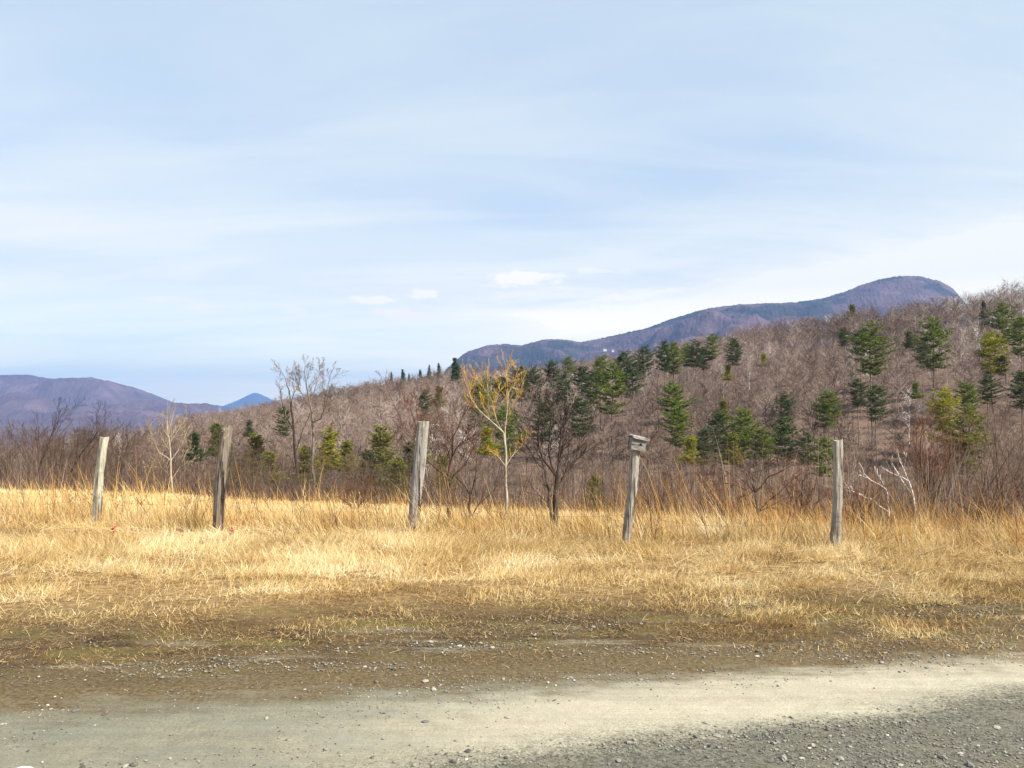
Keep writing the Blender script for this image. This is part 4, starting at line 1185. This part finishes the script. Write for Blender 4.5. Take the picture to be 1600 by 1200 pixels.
G1, G2, CR = (.20, .18, .155), (.40, .365, .31), (.03, .025, .02)
P1 = post('thin leaning lichen-grey fence post, farthest from the road and leftmost of the row', 11.8, (163, 684), (148, 816), 16, mat_post('lichen_grey_post', (.27, .255, .195), (.46, .44, .35), (.10, .09, .07), ((.40, .41, .30), .1, .9)), 1, .05, .05, .85)
P2 = post('dark cracked fence post with a yellowish chipped top, second in the row', 10.9, (353, 669), (340, 828), 16.5, mat_post('dark_cracked_post', (.10, .083, .066), (.25, .21, .17), (.018, .014, .012), ((.42, .37, .2), 1.2, 1.4)), 2, .10, .08, 1.12)
P3 = post('tall thick grey fence post with yellow-green lichen down its top', 11.0, (660, 659), (647, 824), 19.5, mat_post('tall_grey_post', (.20, .18, .17), (.34, .315, .29), CR, ((.42, .45, .22), .95, 1.3)), 3, .12, .02, .98)
P4 = post('leaning round grey fence post carrying the birdhouse', 9.1, (992, 700), (980, 858), 16, mat_post('round_grey_post', (.21, .19, .16), (.38, .35, .30), (.07, .055, .045)), 4, 0, .02, .92)
P5 = post('stout upright squared grey fence post at the right end of the row', 8.65, (1310, 687), (1306, 866), 18.5, mat_post('squared_grey_post', G1, G2, CR), 5, .14, .03, .9)

# birdhouse on the fourth post
def board(name, c, s, mat, parent, rot=(0, 0, 0), seed=0):
    import bmesh
    bm = bmesh.new(); bmesh.ops.create_cube(bm, size=1)
    bmesh.ops.scale(bm, vec=s, verts=bm.verts)
    bmesh.ops.subdivide_edges(bm, edges=bm.edges, cuts=4, use_grid_fill=True)
    r = random.Random(seed)
    for v in bm.verts:
        k = .0035
        v.co += Vector((r.uniform(-k, k), r.uniform(-k, k), r.uniform(-k, k)))
    me = bpy.data.meshes.new(name); bm.to_mesh(me); bm.free(); me.materials.append(mat)
    o = bpy.data.objects.new(name, me); COL.objects.link(o); o.parent = parent; o.location = c; o.rotation_euler = rot
    return o
def mat_board(name, k=1.):
    m, t, b = material(name, .92, .1)
    co = t.n('ShaderNodeTexCoord').outputs['Object']
    g = t.noise(t.scale(co, .12, 1, 1), 60, 6, .7)
    c = t.mix(t.remap(g, .3, .68), (.09 * k, .083 * k, .076 * k), (.30 * k, .285 * k, .26 * k))
    ck = t.remap(t.noise(t.scale(co, .1, 1, 1), 26, 4, .6), .57, .62)
    c = t.mix(ck, c, (.03, .026, .022)); set_col(t, b, c); set_bump(t, b, g, .8, .006)
    return m
def birdhouse():
    o, base, ax, H, r0 = P4
    top = base + ax * H
    e = empty('birdhouse', top + np.array([.012, -.01, -.045]))
    e.rotation_euler = (0, math.radians(8), math.radians(8))
    wm, rm = mat_board('weathered_board'), mat_board('pale_roof_board', 1.35)
    w, d, h = .175, .13, .135
    z0 = .02
    board('front_panel', (0, -d / 2, z0 + h / 2), (w, .018, h), wm, e, seed=1)
    board('back_panel', (0, d / 2, z0 + h / 2 + .01), (w, .018, h + .02), wm, e, seed=2)
    for s in (-1, 1): board('side_panel', (s * (w / 2 - .012), 0, z0 + h / 2 + .003), (.018, d - .022, h - .004), wm, e, seed=3 + s)
    board('floor_panel', (0, 0, z0 + .012), (w - .045, d - .025, .018), wm, e, seed=6)
    board('roof', (.012, -.012, z0 + h + .018), (w + .03, d + .05, .02), rm, e, (math.radians(7), math.radians(4), .06), seed=7)
    # entrance hole rim: a short dark tube set into the front
    tb = Tubes(); a = np.linspace(0, 2 * PI, 17)
    tb.add([(math.cos(q) * .0135, 0, math.sin(q) * .0135) for q in a], [.0035] * 17)
    hr = tb.build('entrance_hole', mat_plain('hole_edge', (.02, .017, .014)), e); hr.location = (.022, -d / 2 - .0105, z0 + h * .52)
    tb2 = Tubes(); tb2.add([(0, .0, 0), (0, -.002, 0)], [.0185, .0185])
    V = np.array([(math.cos(q) * .0125, -.0015, math.sin(q) * .0125) for q in a[:-1]]); 
    dk = mesh_obj('hole_shade_disc', V, [np.arange(16)[None]], mat_plain('hole_shade_black', (.006, .005, .005)), hr)  # flat near-black disc: the shade inside the hole is painted on, nothing is cut
    tag(e, 'small weathered grey birdhouse with a crooked flat roof, nailed on top of a leaning post', 'birdhouse')
birdhouse()

# wire strands sagging from post to post
WM = mat_plain('rusty_wire', (.16, .10, .07), .6)
def wires():
    posts = [P1, P2, P3, P4, P5]
    for h, lab in ((.86, 'rusty upper strand of sagging wire strung between the old posts'), (.48, 'rusty lower strand of sagging wire running through the grass between the posts')):
        tb = Tubes(); anchors = []
        for o, base, ax, H, r0 in posts: anchors.append(base + ax * h * (H / 1.4) + np.array([0, -r0 * 1.02, 0]))
        a0 = anchors[0] + (anchors[0] - anchors[1]) * 1.6; a0[2] = zgf(a0[0], a0[1]) + h * .8
        a1 = anchors[-1] + (anchors[-1] - anchors[-2]) * 1.6; a1[2] = zgf(a1[0], a1[1]) + h * .8
        anchors = [a0] + anchors + [a1]; pts = []
        for p, q in zip(anchors[:-1], anchors[1:]):
            sag = rnd.uniform(.04, .16)
            for k in range(14):
                t = k / 14; pts.append(p + (q - p) * t - np.array([0, 0, sag * 4 * t * (1 - t)]))
        pts.append(anchors[-1])
        for k in range(1, len(pts) - 1):      # barbs
            if k % 2 == 0:
                c = (pts[k] + pts[k + 1]) * .5
                for s in (1, -1):
                    dv = unit(np.array([rnd.uniform(-.4, .4), rnd.uniform(-.6, .6), s])) * .014
                    tb.add([c - dv, c + dv], [.0012, .0008])
        tb.add(pts, [.0017] * len(pts))
        tag(tb.build('fence_wire', WM), lab, 'fence wire')
wires()

# red sprigs in the grass by the two posts at the left
RED, STM = mat_plain('red_leaf', (.50, .018, .02), .5), mat_plain('red_stem', (.2, .05, .03), .8)
def sprig(px, py, Y, label, h):
    p = at(px, py, Y); e = empty('red_sprig', (p.x, p.y, zgf(p.x, p.y)))
    hh = max(p.z - e.location.z, .1) + h * .5
    tb = Tubes(); tb.add([(0, 0, -.02), (.01, 0, hh * .5), (.004, .0, hh)], [.005, .004, .002]); tb.build('stem', STM, e)
    r = np.random.default_rng(int(px)); V, f = [], []
    for k in range(13):
        z = hh - h + h * k / 12; a = r.uniform(0, 6.28); d = np.array([math.cos(a), math.sin(a), r.uniform(.2, 1.0)]); d = unit(d)
        s = unit(np.cross(d, [0, 0, 1])); L = r.uniform(.04, .075); c = np.array([.004, 0, z]); w = L * .28
        b = len(V); V += [c, c + d * L * .5 + s * w, c + d * L, c + d * L * .5 - s * w + [0, 0, .008]]; f.append([b, b + 1, b + 2, b + 3])
    mesh_obj('leaves', np.array(V), [np.array(f)], RED, e)
    tag(e, label, 'plant')
sprig(176, 831, 9.7, 'small dark red leafy sprig in the grass beside the thin leaning post', .09)
sprig(363, 838, 9.5, 'small bright red leafy sprig in the grass beside the dark cracked post', .11)

# pale rock at the road's edge
def rock():
    import bmesh
    p = at(34, 1204, 3.45)
    bm = bmesh.new(); bmesh.ops.create_icosphere(bm, subdivisions=4, radius=1)
    for v in bm.verts:
        n_ = float(fbm(np.array([v.co.x * 1.6 + 5]), np.array([v.co.y * 1.6 + v.co.z * 1.3]), 77, 4)[0])
        v.co *= .85 + .4 * n_
        v.co.x *= .062; v.co.y *= .06; v.co.z = max(v.co.z, -.4) * .036
    me = bpy.data.meshes.new('rock'); bm.to_mesh(me); bm.free(); me.materials.append(mat_plain('pale_stone', (.66, .63, .57), .85, .12, 40))
    o = bpy.data.objects.new('rock', me); COL.objects.link(o); o.location = (p.x, 3.45, .02); o.rotation_euler = (0, 0, .3)
    tag(o, 'flat whitish rock lying on the gravel at the lower left corner', 'rock')
rock()

# white houses far off on the mountain's foot
def houses():
    X, Y, Z = DG
    wm, rm, gm = mat_plain('white_siding', (.62, .62, .6), .7, .05), mat_plain('grey_roof', (.3, .3, .32), .8, .1), mat_plain('dark_window', (.05, .06, .07), .2, .05)
    e_ = (Z - EYE) / Y; py = 650 - e_ * F; px = 800 + F * X / Y
    for tx, ty, w, lab in ((944, 549, 15, 'wide white house far off on the wooded foot of the dome mountain'), (957, 551, 9, 'smaller white house far off, right of the wide one on the mountain'), ):
        k = np.argmin(((px - tx) ** 2 + (py - ty) ** 2 + 1e6 * (Y > 4000)).ravel())
        x, y, z = X.ravel()[k], Y.ravel()[k], Z.ravel()[k]
        e = empty('white_house', (x, y - 30, z + 1.5)); e.rotation_euler = (0, 0, .15)
        d, h, rh = 8., 4.6, 2.8
        V = np.array([(-w / 2, -d / 2, -3), (w / 2, -d / 2, -3), (w / 2, d / 2, -3), (-w / 2, d / 2, -3), (-w / 2, -d / 2, h), (w / 2, -d / 2, h), (w / 2, d / 2, h), (-w / 2, d / 2, h), (-w / 2, 0, h + rh), (w / 2, 0, h + rh)], float)
        mesh_obj('wall', V, [np.array([(0, 1, 5, 4), (2, 3, 7, 6)]), np.array([(1, 2, 6, 9, 5), (3, 0, 4, 8, 7)])], wm, e)
        R = []
        for s in (-1, 1):
            a = np.array([(-w / 2 - .6, s * (d / 2 + .8), h - .5), (w / 2 + .6, s * (d / 2 + .8), h - .5), (w / 2 + .6, 0, h + rh + .25), (-w / 2 - .6, 0, h + rh + .25)])
            R += [a, a + [0, 0, .35]]
        R = np.concatenate(R); q = []
        for b in (0, 8): q += [(b, b + 1, b + 2, b + 3), (b + 4, b + 5, b + 6, b + 7), (b, b + 1, b + 5, b + 4), (b + 1, b + 2, b + 6, b + 5), (b + 3, b, b + 4, b + 7)]
        mesh_obj('roof', R, [np.array(q)], rm, e)
        for xx in np.linspace(-w * .36, w * .36, 4):
            v = np.array([(a, -d / 2 + b, c) for a, b, c in ((xx - .8, -.05, 1.6), (xx + .8, -.05, 1.6), (xx + .8, -.05, 3.6), (xx - .8, -.05, 3.6), (xx - .8, .05, 1.6), (xx + .8, .05, 1.6), (xx + .8, .05, 3.6), (xx - .8, .05, 3.6))])
            mesh_obj('window', v, [np.array([(0, 1, 2, 3), (0, 4, 5, 1), (3, 2, 6, 7), (0, 3, 7, 4), (1, 5, 6, 2)])], gm, e)
        tag(e, lab, 'house')
houses()

# ------------------------------------------------------------------ air
def haze():
    V = np.array([(x, y, z) for z in (-75, 790) for y in (-15150, 15150) for x in (-15150, 15150)], float)
    f = np.array([(0, 2, 3, 1), (4, 5, 7, 6), (0, 1, 5, 4), (2, 6, 7, 3), (0, 4, 6, 2), (1, 3, 7, 5)])
    m = bpy.data.materials.new('haze_air'); m.use_nodes = True; nt = m.node_tree; nt.nodes.clear()
    out = nt.nodes.new('ShaderNodeOutputMaterial'); pv = nt.nodes.new('ShaderNodeVolumePrincipled')
    pv.inputs['Color'].default_value = (.20, .38, .80, 1); pv.inputs['Density'].default_value = 1.0e-4
    nt.links.new(pv.outputs[0], out.inputs['Volume'])
    tag(mesh_obj('haze', V, [f], m), None, None, None, 'stuff')
haze()

# ------------------------------------------------------------------ camera and render settings
cam = bpy.data.cameras.new('camera'); co = bpy.data.objects.new('camera', cam); COL.objects.link(co)
co.location = (0, 0, EYE); co.rotation_euler = (PI / 2 + PITCH, 0, 0)
cam.sensor_width = 36; cam.sensor_fit = 'HORIZONTAL'; cam.lens = 36 * F / 1600
cam.clip_start = .05; cam.clip_end = 60000
sc.camera = co
sc.render.engine = 'CYCLES'
sc.cycles.use_denoising = True
sc.cycles.max_bounces = 6; sc.cycles.diffuse_bounces = 3; sc.cycles.glossy_bounces = 2; sc.cycles.transmission_bounces = 2; sc.cycles.volume_bounces = 0
sc.view_settings.view_transform = 'Standard'; sc.view_settings.look = 'None'
sc.view_settings.exposure = 1.2; sc.view_settings.gamma = 1
